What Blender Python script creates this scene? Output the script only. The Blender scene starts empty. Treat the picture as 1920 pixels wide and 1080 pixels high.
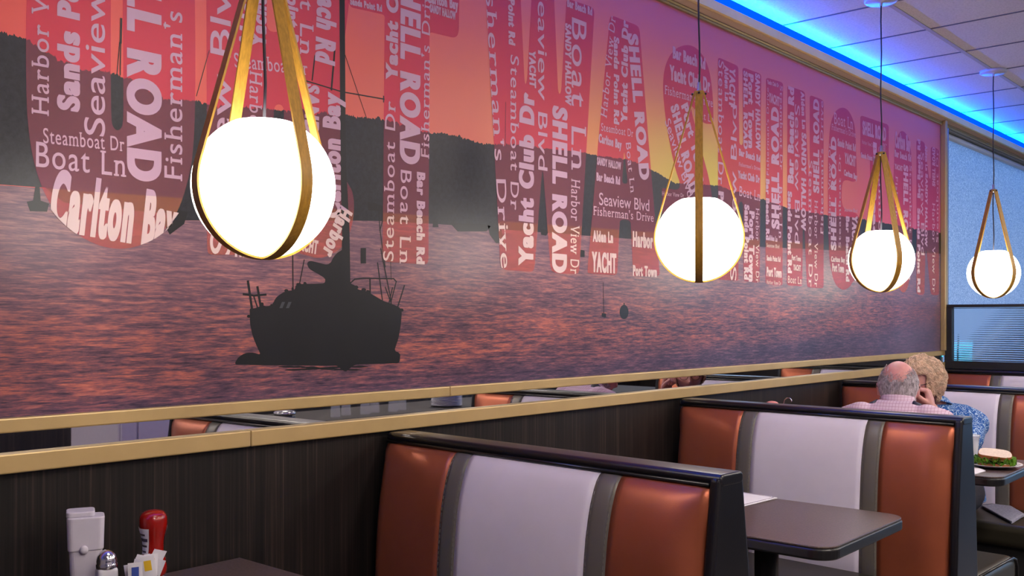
import bpy, bmesh, math, random
from mathutils import Vector, Matrix, Euler, noise
C = bpy.context.scene.collection
SC = bpy.context.scene
PI = math.pi
R = math.radians
random.seed(7)

# ------------------------------------------------------------------ camera, world, exposure
F = 1820.0                      # focal length in pixels of the 1920 px wide frame
CX, HV = 960.0, 598.0           # principal column, horizon row
D, H = 2.27, 1.40               # camera distance from the left wall, eye height
YAW = math.atan((2591 - 960) / F)
SA, CA = math.sin(YAW), math.cos(YAW)
cam_data = bpy.data.cameras.new('camera')
cam_data.sensor_width = 36.0
cam_data.lens = F / 1920 * 36
cam_data.shift_y = (HV - 540) / 1920
cam_data.clip_start = 0.05
cam = bpy.data.objects.new('camera', cam_data)
cam.location = (D, 0, H)
cam.rotation_euler = (PI / 2, 0, YAW)
C.objects.link(cam)
SC.camera = cam

world = bpy.data.worlds.new('world')
SC.world = world
world.use_nodes = True
bg = world.node_tree.nodes['Background']
bg.inputs[0].default_value = (0.30, 0.58, 1.0, 1)
bg.inputs[1].default_value = 4.2
SC.view_settings.view_transform = 'Standard'
SC.view_settings.look = 'None'
SC.view_settings.gamma = 1.0
SC.view_settings.exposure = 0.0
SC.view_settings.use_curve_mapping = False
SC.cycles.max_bounces = 8
SC.cycles.transparent_max_bounces = 12
SC.cycles.caustics_reflective = False
SC.cycles.caustics_refractive = False
SC.cycles.sample_clamp_indirect = 4.0

CEIL = H + 1.472                # ceiling height
ROOM_X, ROOM_Y0, ROOM_Y1 = 5.4, -2.6, 11.2
MUR_TOP = H + 1.338
MUR_Y0, MUR_Y1 = -1.6, 6.965
SEAT_PITCH = 1.675
BOOTH_Y = [1.945, 3.60, 5.28, 6.97]
TABLE_Y = [1.13, 2.846, 4.44]
TABLE_Z = 0.77
LAMPS = [(1.148, (-62, 33)), (2.857, (0, 90)), (4.455, (-62, 31)), (6.187, (-47, 47))]
LAMP_X, LAMP_Z, GLOBE_R, APEX = 0.556, 1.672, 0.1445, 0.49
LAMP_L = 10.0                    # globe radiance
FILL_L = 45.0                   # radiance of the added fill light panels


def portal(y, z, sx, sz):       # samples the daylight that comes through a window opening
    l = bpy.data.lights.new('window_portal', 'AREA')
    l.shape = 'RECTANGLE'; l.size = sx; l.size_y = sz
    l.cycles.is_portal = True
    o = bpy.data.objects.new('window_portal', l)
    o.location = (ROOM_X + .1, y, z); o.rotation_euler = (PI / 2, 0, PI / 2)
    C.objects.link(o)


l = bpy.data.lights.new('window_portal', 'AREA'); l.shape = 'RECTANGLE'; l.size = 2.9; l.size_y = 2.5; l.cycles.is_portal = True
o = bpy.data.objects.new('window_portal', l); o.location = (3.6, ROOM_Y1 + .17, 1.25); o.rotation_euler = (-PI / 2, 0, 0); C.objects.link(o)
RIGHT_WIN = [(7.4, 9.8)]
for a, b in RIGHT_WIN:
    portal((a + b) / 2, 1.75, b - a, 1.6)


def wall(u, v):                 # picture point -> (y, z) on the left wall plane
    r = (u - CX) / F
    s = D / (SA - r * CA)
    return s * (CA + r * SA), H + (HV - v) / F * s


# ------------------------------------------------------------------ materials
def lin(c):
    return tuple(((x / 255) / 12.92 if x / 255 <= .04045 else ((x / 255 + .055) / 1.055) ** 2.4) for x in c)


class NT:
    def __init__(s, m):
        s.t = m.node_tree; s.n = s.t.nodes; s.l = s.t.links

    def node(s, typ, **kw):
        n = s.n.new(typ)
        for k, v in kw.items():
            setattr(n, k, v)
        return n

    def put(s, sock, v):
        if hasattr(v, 'is_linked') or isinstance(v, bpy.types.NodeSocket):
            s.l.new(v, sock)
        elif isinstance(v, (tuple, list)) and len(v) == 3 and sock.type == 'RGBA':
            sock.default_value = (*v, 1)
        else:
            sock.default_value = v

    def math(s, op, a, b=0.0, c=None, clamp=False):
        n = s.node('ShaderNodeMath', operation=op); n.use_clamp = clamp
        s.put(n.inputs[0], a); s.put(n.inputs[1], b)
        if c is not None: s.put(n.inputs[2], c)
        return n.outputs[0]

    def mix(s, f, a, b, mode='MIX'):
        n = s.node('ShaderNodeMix', data_type='RGBA', blend_type=mode)
        s.put(n.inputs[0], f); s.put(n.inputs[6], a); s.put(n.inputs[7], b)
        return n.outputs[2]

    def smooth(s, x, a, b, lo=0.0, hi=1.0):
        n = s.node('ShaderNodeMapRange', interpolation_type='SMOOTHSTEP')
        s.put(n.inputs[0], x)
        for i, v in enumerate((a, b, lo, hi)): n.inputs[i + 1].default_value = v
        return n.outputs[0]

    def ramp(s, x, stops):
        n = s.node('ShaderNodeValToRGB'); e = n.color_ramp.elements
        while len(e) < len(stops): e.new(0.5)
        for el, (p, c) in zip(e, stops):
            el.position = p; el.color = (*c, 1)
        s.put(n.inputs[0], x)
        return n.outputs[0]

    def coord(s, kind='Object'):
        return s.node('ShaderNodeTexCoord').outputs[kind]

    def noise(s, vec, scale, detail=3, rough=.5, sc=(1, 1, 1)):
        m = s.node('ShaderNodeMapping'); s.l.new(vec, m.inputs[0]); m.inputs['Scale'].default_value = sc
        n = s.node('ShaderNodeTexNoise'); s.l.new(m.outputs[0], n.inputs['Vector'])
        n.inputs['Scale'].default_value = scale; n.inputs['Detail'].default_value = detail
        n.inputs['Roughness'].default_value = rough
        return n.outputs[0]

    def bump(s, h, strength, dist=.01):
        n = s.node('ShaderNodeBump'); s.put(n.inputs['Height'], h)
        n.inputs['Strength'].default_value = strength; n.inputs['Distance'].default_value = dist
        return n.outputs[0]


def mat(name, col=(.5, .5, .5), rough=.5, metal=0.0, spec=.5, emit=None, strength=0.0, var=0.0, vscale=40, bump=0.0, bscale=200, sc=(1, 1, 1), coat=0.0):
    """procedural principled material: colour varied by a noise, optional bump"""
    m = bpy.data.materials.new(name); m.use_nodes = True
    t = NT(m); p = t.n['Principled BSDF']
    p.inputs['Base Color'].default_value = (*col, 1)
    p.inputs['Roughness'].default_value = rough
    p.inputs['Metallic'].default_value = metal
    p.inputs['Specular IOR Level'].default_value = spec
    p.inputs['Coat Weight'].default_value = coat
    if var:
        f = t.noise(t.coord(), vscale, 4, .6, sc)
        f = t.smooth(f, .3, .7)
        lo = tuple(max(0, c * (1 - var)) for c in col); hi = tuple(min(1, c * (1 + var)) for c in col)
        t.put(p.inputs['Base Color'], t.mix(f, lo, hi))
    if bump:
        t.put(p.inputs['Normal'], t.bump(t.noise(t.coord(), bscale, 3), bump, .004))
    if emit:
        p.inputs['Emission Color'].default_value = (*emit, 1); p.inputs['Emission Strength'].default_value = strength
    return m


M = {}
M['gold'] = mat('gold_trim', lin((188, 160, 108)), .42, .35, .5, var=.05, vscale=6)
M['gold_edge'] = mat('gold_trim_edge', lin((222, 196, 148)), .4, .3)
M['gold_dark'] = mat('olive_gold_bead', lin((158, 130, 78)), .4, .4)
M['brown'] = mat('brown_moulding', lin((186, 140, 102)), .5, .05)
M['cream'] = mat('cream_moulding', lin((250, 216, 142)), .45, .0, var=.04, vscale=5)
M['black_vinyl'] = mat('black_vinyl', (.006, .0055, .008), .30, 0, .5, bump=.05, bscale=300)
M['black'] = mat('black_paint', (.012, .012, .014), .45)
M['orange'] = mat('orange_vinyl', lin((166, 90, 62)), .36, .5, .4, var=.05, vscale=7, bump=.05, bscale=350)
M['grey'] = mat('grey_vinyl', lin((104, 99, 92)), .38, .1, .45, bump=.05, bscale=350)
M['white_vinyl'] = mat('white_vinyl', lin((222, 215, 236)), .42, 0, .4, var=.03, vscale=5, bump=.05, bscale=350)
M['olive'] = mat('olive_seat_vinyl', lin((46, 43, 33)), .42, 0, .5, bump=.06, bscale=300)
M['stitch'] = mat('stitching', lin((116, 110, 104)), .7)
M['seat_base'] = mat('dark_seat_base', (.012, .012, .014), .6)
M['chrome'] = mat('chrome', (.75, .75, .78), .12, 1.0)
M['steel'] = mat('brushed_steel', (.38, .38, .42), .35, 1.0, var=.1, vscale=8, sc=(1, 1, 30))
M['table'] = mat('brown_laminate', lin((82, 66, 62)), .32, 0, .5, var=.35, vscale=160)
M['worktop'] = mat('dark_worktop', (.02, .018, .018), .7, 0, .2)
M['table_edge'] = mat('black_table_edge', (.01, .01, .012), .3)
M['globe_white'] = mat('white_opal_glass', (.85, .85, .85), .2, 0, .5, (1, .955, .88), LAMP_L)
M['cord'] = mat('dark_cord', (.012, .008, .02), .5)
M['strap'] = mat('bent_wood_strap', lin((172, 128, 44)), .45, 0, .4, var=.18, vscale=25, sc=(8, 8, 1))
M['canopy'] = mat('white_canopy', lin((196, 186, 192)), .3, 0, .5)
M['floor'] = mat('brown_floor_tile', lin((70, 62, 58)), .4, 0, .5, var=.2, vscale=14)
M['plain_wall'] = mat('warm_grey_wall', lin((176, 168, 160)), .7, var=.03, vscale=3)
M['white_plastic'] = mat('white_plastic', lin((196, 190, 204)), .4, 0, .5, var=.02)
M['paper'] = mat('white_paper', lin((228, 226, 236)), .8, 0, .2, var=.03, vscale=30)
M['newsprint'] = mat('newsprint', lin((132, 132, 150)), .85, 0, .2, var=.28, vscale=120)
M['red'] = mat('ketchup_red', lin((140, 16, 10)), .22, 0, .5)
M['salt'] = mat('salt_white', lin((206, 204, 214)), .5)
M['black_plastic'] = mat('black_plastic', (.01, .01, .011), .35)
M['yellow'] = mat('packet_yellow', lin((226, 184, 40)), .6)
M['blue'] = mat('packet_blue', lin((60, 84, 170)), .6)
M['pink'] = mat('packet_pink', lin((232, 150, 150)), .5)
M['ceramic'] = mat('white_ceramic', lin((226, 224, 230)), .18, 0, .5)
M['bread'] = mat('bread_crumb', lin((222, 204, 190)), .85, 0, .2, var=.08, vscale=90, bump=.3, bscale=160)
M['crust'] = mat('bread_crust', lin((140, 84, 46)), .75, 0, .2, var=.2, vscale=60)
M['lettuce'] = mat('lettuce_green', lin((92, 140, 34)), .5, 0, .4, var=.35, vscale=60)
M['filling'] = mat('tan_filling', lin((176, 122, 84)), .6, 0, .4, var=.25, vscale=80)
M['frame_white'] = mat('white_window_frame', lin((206, 206, 206)), .4, .1)
M['frame_silver'] = mat('silver_jamb', lin((168, 180, 196)), .25, .7)
M['cyan_glow'] = mat('cyan_glow', (.1, .6, .7), .4, 0, .5, (.03, .75, 1.0), 2.2)
M['dark_metal'] = mat('dark_wire', (.03, .03, .035), .3, .8)


def m_mirror():
    m = mat('mirror_glass', (.72, .72, .74), .015, 1.0); return m


def m_pane():
    m = bpy.data.materials.new('clear_pane'); m.use_nodes = True
    t = NT(m); t.n.remove(t.n['Principled BSDF'])
    tr = t.node('ShaderNodeBsdfTransparent'); tr.inputs[0].default_value = (.93, .96, .97, 1)
    gl = t.node('ShaderNodeBsdfGlossy'); gl.inputs['Roughness'].default_value = .02
    fr = t.node('ShaderNodeFresnel'); fr.inputs[0].default_value = 1.45
    mx = t.node('ShaderNodeMixShader')
    t.l.new(fr.outputs[0], mx.inputs[0]); t.l.new(tr.outputs[0], mx.inputs[1]); t.l.new(gl.outputs[0], mx.inputs[2])
    t.l.new(mx.outputs[0], t.n['Material Output'].inputs[0])
    return m


def m_ribbed():
    m = bpy.data.materials.new('ribbed_glass'); m.use_nodes = True
    t = NT(m); p = t.n['Principled BSDF']
    p.inputs['Base Color'].default_value = (.86, .93, .95, 1)
    p.inputs['Transmission Weight'].default_value = 1.0
    p.inputs['Roughness'].default_value = .08
    p.inputs['IOR'].default_value = 1.45
    return m


def m_cup():
    m = bpy.data.materials.new('clear_plastic'); m.use_nodes = True
    t = NT(m); p = t.n['Principled BSDF']
    p.inputs['Base Color'].default_value = (.85, .87, .92, 1)
    p.inputs['Roughness'].default_value = .15
    p.inputs['Alpha'].default_value = .38
    return m


def m_wood():                   # dark wainscot laminate with fine vertical grain
    m = bpy.data.materials.new('dark_wood_laminate'); m.use_nodes = True
    t = NT(m); p = t.n['Principled BSDF']; o = t.coord()
    a = t.noise(o, 1.0, 5, .7, (1, 130, 1.1))
    b = t.noise(o, 1.0, 3, .6, (1, 26, .5))
    f = t.math('ADD', t.math('MULTIPLY', a, .62), t.math('MULTIPLY', b, .38))
    c = t.ramp(f, [(.30, lin((11, 9, 11))), (.45, lin((20, 17, 17))), (.55, lin((32, 26, 25))), (.66, lin((68, 55, 48)))])
    t.put(p.inputs['Base Color'], c); p.inputs['Roughness'].default_value = .5; p.inputs['Specular IOR Level'].default_value = .25
    return m


def m_ceiling():
    m = bpy.data.materials.new('acoustic_tile'); m.use_nodes = True
    t = NT(m); p = t.n['Principled BSDF']; o = t.coord()
    n = t.noise(o, 95, 4, .7)
    t.put(p.inputs['Base Color'], t.ramp(n, [(.33, lin((194, 190, 194))), (.5, lin((212, 208, 212))), (.7, lin((220, 216, 220)))]))
    p.inputs['Roughness'].default_value = .9
    t.put(p.inputs['Normal'], t.bump(n, .25, .006))
    return m


def m_shade():                  # translucent sparkle weave of the roller shade
    m = bpy.data.materials.new('shade_fabric'); m.use_nodes = True
    t = NT(m); t.n.remove(t.n['Principled BSDF']); o = t.coord()
    n = t.noise(o, 120, 3, .9)
    c = t.ramp(n, [(.35, lin((120, 140, 176))), (.5, lin((170, 186, 210))), (.66, lin((236, 240, 246)))])
    d = t.node('ShaderNodeBsdfDiffuse'); tr = t.node('ShaderNodeBsdfTranslucent'); mx = t.node('ShaderNodeMixShader')
    t.put(d.inputs[0], c); t.put(tr.inputs[0], c); mx.inputs[0].default_value = .40
    t.l.new(d.outputs[0], mx.inputs[1]); t.l.new(tr.outputs[0], mx.inputs[2])
    t.l.new(mx.outputs[0], t.n['Material Output'].inputs[0])
    return m


def m_check():                  # fine lilac check on a white shirt
    m = bpy.data.materials.new('check_shirt'); m.use_nodes = True
    t = NT(m); p = t.n['Principled BSDF']; o = t.coord()
    sp = t.node('ShaderNodeSeparateXYZ'); t.l.new(o, sp.inputs[0])
    def lines(ax, k):
        f = t.math('FRACT', t.math('MULTIPLY', sp.outputs[ax], k))
        return t.math('LESS_THAN', f, .11)
    f = t.math('MAXIMUM', lines(0, 84), lines(2, 84))
    t.put(p.inputs['Base Color'], t.mix(f, lin((208, 184, 204)), lin((166, 122, 150))))
    p.inputs['Roughness'].default_value = .8
    return m


def m_paisley():                # blue blouse with white scroll flowers
    m = bpy.data.materials.new('blue_floral_cloth'); m.use_nodes = True
    t = NT(m); p = t.n['Principled BSDF']; o = t.coord()
    w = t.node('ShaderNodeTexNoise'); t.l.new(o, w.inputs['Vector']); w.inputs['Scale'].default_value = 30
    va = t.node('ShaderNodeVectorMath', operation='MULTIPLY_ADD')
    t.l.new(w.outputs['Color'], va.inputs[0]); va.inputs[1].default_value = (.05, .05, .05); t.l.new(o, va.inputs[2])
    v = t.node('ShaderNodeTexVoronoi'); t.l.new(va.outputs[0], v.inputs['Vector']); v.inputs['Scale'].default_value = 36
    rings = t.math('FRACT', t.math('MULTIPLY', v.outputs['Distance'], 3.2))
    f = t.math('LESS_THAN', t.math('ABSOLUTE', t.math('SUBTRACT', rings, .5)), .13)
    cen = t.math('LESS_THAN', v.outputs['Distance'], .12)
    c = t.mix(f, lin((18, 82, 156)), lin((170, 196, 222)))
    c = t.mix(cen, c, lin((16, 30, 70)))
    t.put(p.inputs['Base Color'], c); p.inputs['Roughness'].default_value = .8
    return m


M['mirror'] = m_mirror(); M['pane'] = m_pane(); M['ribbed'] = m_ribbed(); M['cup'] = m_cup()
M['dim_glass'] = m_cup(); M['dim_glass'].name = 'drinking_glass'; M['dim_glass'].node_tree.nodes['Principled BSDF'].inputs['Alpha'].default_value = .14
M['wood'] = m_wood(); M['ceiling'] = m_ceiling(); M['shade'] = m_shade(); M['check'] = m_check(); M['paisley'] = m_paisley()
M['skin_man'] = mat('skin_ruddy', lin((204, 142, 138)), .5, 0, .4, var=.1, vscale=26)
M['skin_woman'] = mat('skin_fair', lin((196, 142, 136)), .5, 0, .4, var=.1, vscale=26)
M['lips'] = mat('lips', lin((160, 84, 82)), .45)
M['eye'] = mat('eye_white', lin((220, 214, 210)), .2)
M['iris'] = mat('iris', lin((50, 60, 70)), .2)
M['brow'] = mat('brow_hair', lin((150, 140, 132)), .8)
M['hair_grey'] = mat('grey_hair', lin((178, 168, 176)), .6, 0, .3, var=.35, vscale=60)
M['hair_blond'] = mat('ash_blond_hair', lin((214, 186, 164)), .6, 0, .3, var=.3, vscale=45)
def wispy(m, lo, hi):
    t = NT(m); p = t.n['Principled BSDF']
    t.put(p.inputs['Alpha'], t.smooth(t.noise(t.coord(), 1.0, 4, .7, (210, 210, 40)), lo, hi, .45, 1.0))


wispy(M['hair_grey'], .35, .60)
M['hair_under'] = mat('hair_shadow_tone', lin((184, 154, 130)), .7, 0, .2, var=.3, vscale=45)
M['trousers'] = mat('dark_trousers', lin((40, 42, 54)), .8, var=.1)
M['navy'] = mat('navy_strap', lin((28, 28, 48)), .6)
M['shoe'] = mat('black_shoe', (.015, .013, .012), .35)
M['glass_frame'] = mat('dark_glasses_frame', (.012, .01, .012), .25)


# ------------------------------------------------------------------ mesh helpers
class MB:
    def __init__(s):
        s.v = []; s.f = []; s.m = []

    def add(s, vs, fs, mi=0):
        o = len(s.v); s.v += [tuple(v) for v in vs]; s.f += [tuple(i + o for i in f) for f in fs]; s.m += [mi] * len(fs)

    def box(s, a, b, mi=0):
        x0, y0, z0 = a; x1, y1, z1 = b
        vs = [(x0, y0, z0), (x1, y0, z0), (x1, y1, z0), (x0, y1, z0), (x0, y0, z1), (x1, y0, z1), (x1, y1, z1), (x0, y1, z1)]
        s.add(vs, [(3, 2, 1, 0), (4, 5, 6, 7), (0, 1, 5, 4), (1, 2, 6, 5), (2, 3, 7, 6), (3, 0, 4, 7)], mi)

    def prism(s, poly, axis, a, b, mi=0):
        """extrude a closed 2D outline along an axis ('x': (y,z), 'y': (x,z), 'z': (x,y))"""
        def p3(p, w):
            return (w, p[0], p[1]) if axis == 'x' else ((p[0], w, p[1]) if axis == 'y' else (p[0], p[1], w))
        n = len(poly)
        vs = [p3(p, a) for p in poly] + [p3(p, b) for p in poly]
        fs = [tuple(range(n))[::-1], tuple(range(n, 2 * n))] + [(i, (i + 1) % n, n + (i + 1) % n, n + i) for i in range(n)]
        s.add(vs, fs, mi)

    def tube(s, pts, r, seg=10, mi=0, cap=True):
        pts = [Vector(p) for p in pts]; n = len(pts)
        rr = r if isinstance(r, (list, tuple)) else [r] * n
        rings = []; prev = None
        for i, p in enumerate(pts):
            d = (pts[min(i + 1, n - 1)] - pts[max(i - 1, 0)]).normalized()
            if prev is None:
                a = Vector((0, 0, 1)) if abs(d.z) < .9 else Vector((1, 0, 0))
                x = d.cross(a).normalized()
            else:
                x = (prev - d * prev.dot(d)).normalized()
            prev = x; y = d.cross(x)
            rings.append([p + (x * math.cos(2 * PI * k / seg) + y * math.sin(2 * PI * k / seg)) * rr[i] for k in range(seg)])
        vs = [v for ring in rings for v in ring]
        fs = [(i * seg + k, i * seg + (k + 1) % seg, (i + 1) * seg + (k + 1) % seg, (i + 1) * seg + k) for i in range(n - 1) for k in range(seg)]
        if cap:
            fs += [tuple(range(seg))[::-1], tuple((n - 1) * seg + k for k in range(seg))]
        s.add(vs, fs, mi)

    def lathe(s, prof, seg=32, ax=(1, 1), c=(0, 0, 0), mi=0, cap=True):
        n = len(prof)
        vs = [(c[0] + r * ax[0] * math.cos(2 * PI * k / seg), c[1] + r * ax[1] * math.sin(2 * PI * k / seg), c[2] + z) for r, z in prof for k in range(seg)]
        fs = [(i * seg + k, i * seg + (k + 1) % seg, (i + 1) * seg + (k + 1) % seg, (i + 1) * seg + k) for i in range(n - 1) for k in range(seg)]
        if cap:
            fs += [tuple(range(seg))[::-1], tuple((n - 1) * seg + k for k in range(seg))]
        s.add(vs, fs, mi)

    def grid(s, fn, nu, nv, mi=0):
        vs = [fn(i / nu, j / nv) for i in range(nu + 1) for j in range(nv + 1)]
        fs = [(i * (nv + 1) + j, (i + 1) * (nv + 1) + j, (i + 1) * (nv + 1) + j + 1, i * (nv + 1) + j + 1) for i in range(nu) for j in range(nv)]
        s.add(vs, fs, mi)

    def build(s, name, mats, parent=None, smooth=False, bevel=0.0, seg=2, solid=0.0, sub=0):
        me = bpy.data.meshes.new(name); me.from_pydata(s.v, [], s.f)
        mats = mats if isinstance(mats, (list, tuple)) else [mats]
        for k in mats: me.materials.append(M[k] if isinstance(k, str) else k)
        for p, i in zip(me.polygons, s.m): p.material_index = i
        bm = bmesh.new(); bm.from_mesh(me)
        bmesh.ops.recalc_face_normals(bm, faces=bm.faces); bm.to_mesh(me); bm.free()
        if smooth:
            for p in me.polygons: p.use_smooth = True
        o = bpy.data.objects.new(name, me); C.objects.link(o)
        if parent: o.parent = parent
        if solid:
            k = o.modifiers.new('solid', 'SOLIDIFY'); k.thickness = solid; k.offset = 0
        if bevel:
            k = o.modifiers.new('bevel', 'BEVEL'); k.width = bevel; k.segments = seg; k.limit_method = 'ANGLE'; k.angle_limit = R(40)
            if smooth: k.harden_normals = True
        if sub:
            k = o.modifiers.new('sub', 'SUBSURF'); k.levels = sub; k.render_levels = sub
        return o


def tag(o, label=None, cat=None, group=None, kind=None):
    for k, v in (('label', label), ('category', cat), ('group', group), ('kind', kind)):
        if v: o[k] = v
    return o


def thing(name, label, cat, loc=(0, 0, 0), rz=0.0, group=None):
    o = bpy.data.objects.new(name, None); o.empty_display_size = .1
    C.objects.link(o); o.location = loc; o.rotation_euler = (0, 0, rz)
    return tag(o, label, cat, group)


def struct(o):
    o['kind'] = 'structure'; return o


def copy_tree(o, parent=None):
    c = o.copy(); C.objects.link(c)
    if parent is not None: c.parent = parent
    for ch in list(o.children): copy_tree(ch, c)
    return c


def lerp_tab(tab, z):
    for (a, fa), (b, fb) in zip(tab, tab[1:]):
        if (a - z) * (b - z) <= 0:
            return fa + (fb - fa) * (0 if a == b else (z - a) / (b - a))
    return tab[0][1] if abs(z - tab[0][0]) < abs(z - tab[-1][0]) else tab[-1][1]


def rrect(x0, y0, x1, y1, r, seg=6, corners=(1, 1, 1, 1)):
    pts = []
    for (cx, cy, a0), on in zip(((x1 - r, y1 - r, 0), (x0 + r, y1 - r, 90), (x0 + r, y0 + r, 180), (x1 - r, y0 + r, 270)), corners):
        if on:
            pts += [(cx + r * math.cos(R(a0 + 90 * k / seg)), cy + r * math.sin(R(a0 + 90 * k / seg))) for k in range(seg + 1)]
        else:
            pts.append((x1 if a0 in (0, 270) else x0, y1 if a0 in (0, 90) else y0))
    return pts


# ------------------------------------------------------------------ room shell
WIN_Y0, WIN_Y1, WIN_Z0, WIN_Z1 = 7.05, 10.6, 0.98, MUR_TOP
b = MB(); b.box((-.05, ROOM_Y0, -.08), (ROOM_X, ROOM_Y1, 0)); struct(b.build('floor', 'floor'))

# left wall, with the window opening behind the partition
b = MB()
b.box((-.16, ROOM_Y0, 0), (-.012, WIN_Y0, CEIL)); b.box((-.16, WIN_Y0, 0), (-.012, WIN_Y1, WIN_Z0))
b.box((-.16, WIN_Y0, WIN_Z1), (-.012, WIN_Y1, CEIL)); b.box((-.16, WIN_Y1, 0), (-.012, ROOM_Y1, CEIL))
wl = struct(b.build('wall_left', 'plain_wall'))
RAIL_LO = (1.059, 1.1025); RAIL_HI = (1.149, 1.1815)
b = MB(); b.box((-.012, ROOM_Y0, .10), (0.0, ROOM_Y1, RAIL_LO[0] + .01)); b.build('wood_panel', 'wood', wl)
b = MB(); b.box((-.012, ROOM_Y0, 0), (.012, ROOM_Y1, .10)); struct(b.build('baseboard_left', 'black', bevel=.003))

b = MB()
yw = ROOM_X
edges = [ROOM_Y0] + [e for w in RIGHT_WIN for e in w] + [ROOM_Y1]
for k in range(0, len(edges), 2): b.box((yw, edges[k], 0), (yw + .16, edges[k + 1], CEIL))
for a, c in RIGHT_WIN:
    b.box((yw, a, 0), (yw + .16, c, .95)); b.box((yw, a, 2.55), (yw + .16, c, CEIL))
wr = struct(b.build('wall_right', 'plain_wall'))
b = MB(); b.box((ROOM_X - .012, ROOM_Y0, 0), (ROOM_X, ROOM_Y1, .93)); b.build('wood_panel', 'wood', wr)
FX0, FX1, FZ0, FZ1 = 3.5, 5.0, .95, 2.45
GX0, GX1, GZ1 = 2.25, 3.30, 2.20
b = MB(); b.box((-.16, ROOM_Y1, 0), (GX0, ROOM_Y1 + .15, CEIL)); b.box((GX0, ROOM_Y1, GZ1), (GX1, ROOM_Y1 + .15, CEIL)); b.box((GX1, ROOM_Y1, 0), (FX0, ROOM_Y1 + .15, CEIL)); b.box((FX1, ROOM_Y1, 0), (ROOM_X + .16, ROOM_Y1 + .15, CEIL))
b.box((FX0, ROOM_Y1, 0), (FX1, ROOM_Y1 + .15, FZ0)); b.box((FX0, ROOM_Y1, FZ1), (FX1, ROOM_Y1 + .15, CEIL)); wf = struct(b.build('wall_far', 'plain_wall'))
b = MB(); ym = ROOM_Y1 + .07  # unseen far window, added for its blue daylight on the bench ends
for a, c in (((FX0, ym - .04, FZ0), (FX1, ym + .04, FZ0 + .05)), ((FX0, ym - .04, FZ1 - .05), (FX1, ym + .04, FZ1)), ((FX0, ym - .04, FZ0), (FX0 + .05, ym + .04, FZ1)), ((FX1 - .05, ym - .04, FZ0), (FX1, ym + .04, FZ1)), ((4.23, ym - .03, FZ0), (4.27, ym + .03, FZ1))): b.box(a, c)
b2 = MB(); b2.box((0, ROOM_Y1 - .012, 0), (GX0, ROOM_Y1, .93)); b2.box((GX1, ROOM_Y1 - .012, 0), (ROOM_X, ROOM_Y1, .93))
w5 = struct(b.build('window_5', 'frame_white')); b = MB(); b.box((FX0 + .05, ym - .003, FZ0 + .05), (FX1 - .05, ym + .003, FZ1 - .05)); b.build('pane', 'pane', w5); b2.build('wood_panel', 'wood', wf)
b = MB(); t_ = .07  # unseen glass door, added to bring more blue daylight onto the bench ends
for a, c in (((GX0, ym - .025, 0.005), (GX1, ym + .025, .14)), ((GX0, ym - .025, GZ1 - t_), (GX1, ym + .025, GZ1)), ((GX0, ym - .025, .14), (GX0 + t_, ym + .025, GZ1 - t_)), ((GX1 - t_, ym - .025, .14), (GX1, ym + .025, GZ1 - t_))): b.box(a, c)
d1 = struct(b.build('added_door', 'frame_silver')); b = MB(); b.box((GX0 + t_, ym - .004, .14), (GX1 - t_, ym + .004, GZ1 - t_)); b.build('pane', 'pane', d1)
b = MB(); b.tube([(GX0 + .12, ym - .07, .85), (GX0 + .12, ym - .07, 1.35)], .014, 10); b.build('door_handle', 'chrome', d1, True)
b = MB(); b.box((-.16, ROOM_Y0 - .15, 0), (ROOM_X + .16, ROOM_Y0, CEIL)); struct(b.build('wall_back', 'plain_wall'))


def window(n, x, y0, y1, z0, z1, mullion=True):
    b = MB(); t = .045
    for a, c in (((x - .04, y0, z0), (x + .04, y1, z0 + t)), ((x - .04, y0, z1 - t), (x + .04, y1, z1)),
                 ((x - .04, y0, z0 + t), (x + .04, y0 + t, z1 - t)), ((x - .04, y1 - t, z0 + t), (x + .04, y1, z1 - t)),
                 ((x - .03, (y0 + y1) / 2 - .02, z0 + t), (x + .03, (y0 + y1) / 2 + .02, z1 - t)))[:5 if mullion else 4]:
        b.box(a, c)
    w = struct(b.build('window_%d' % n, 'frame_white', bevel=.004))
    g = MB(); g.box((x - .003, y0 + t, z0 + t), (x + .003, y1 - t, z1 - t)); g.build('pane', 'pane', w)
    return w


window(1, -.11, WIN_Y0, WIN_Y1, WIN_Z0, WIN_Z1, False)
for k, (a, c) in enumerate(RIGHT_WIN): window(k + 2, ROOM_X + .06, a, c, .95, 2.55)

# ceiling: tiles plus the T-bar grid
b = MB(); b.box((-.16, ROOM_Y0, CEIL), (ROOM_X + .16, ROOM_Y1, CEIL + .06))
ce = struct(b.build('ceiling', 'ceiling'))
b = MB(); y = 4.53 - 13 * .553
while y < ROOM_Y1:
    b.box((.03, y - .006, CEIL - .003), (ROOM_X, y + .006, CEIL + .001)); y += .553
b.build('cross_bars', mat('grid_bar_shadow', lin((96, 92, 104)), .6), ce)
b = MB()
for k in range(9):
    x = LAMP_X + .61 * k
    if x < ROOM_X: b.box((x - .011, ROOM_Y0, CEIL - .004), (x + .011, ROOM_Y1, CEIL + .001))
b.build('main_bars', mat('grid_bar', lin((172, 164, 160)), .5), ce)

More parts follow.
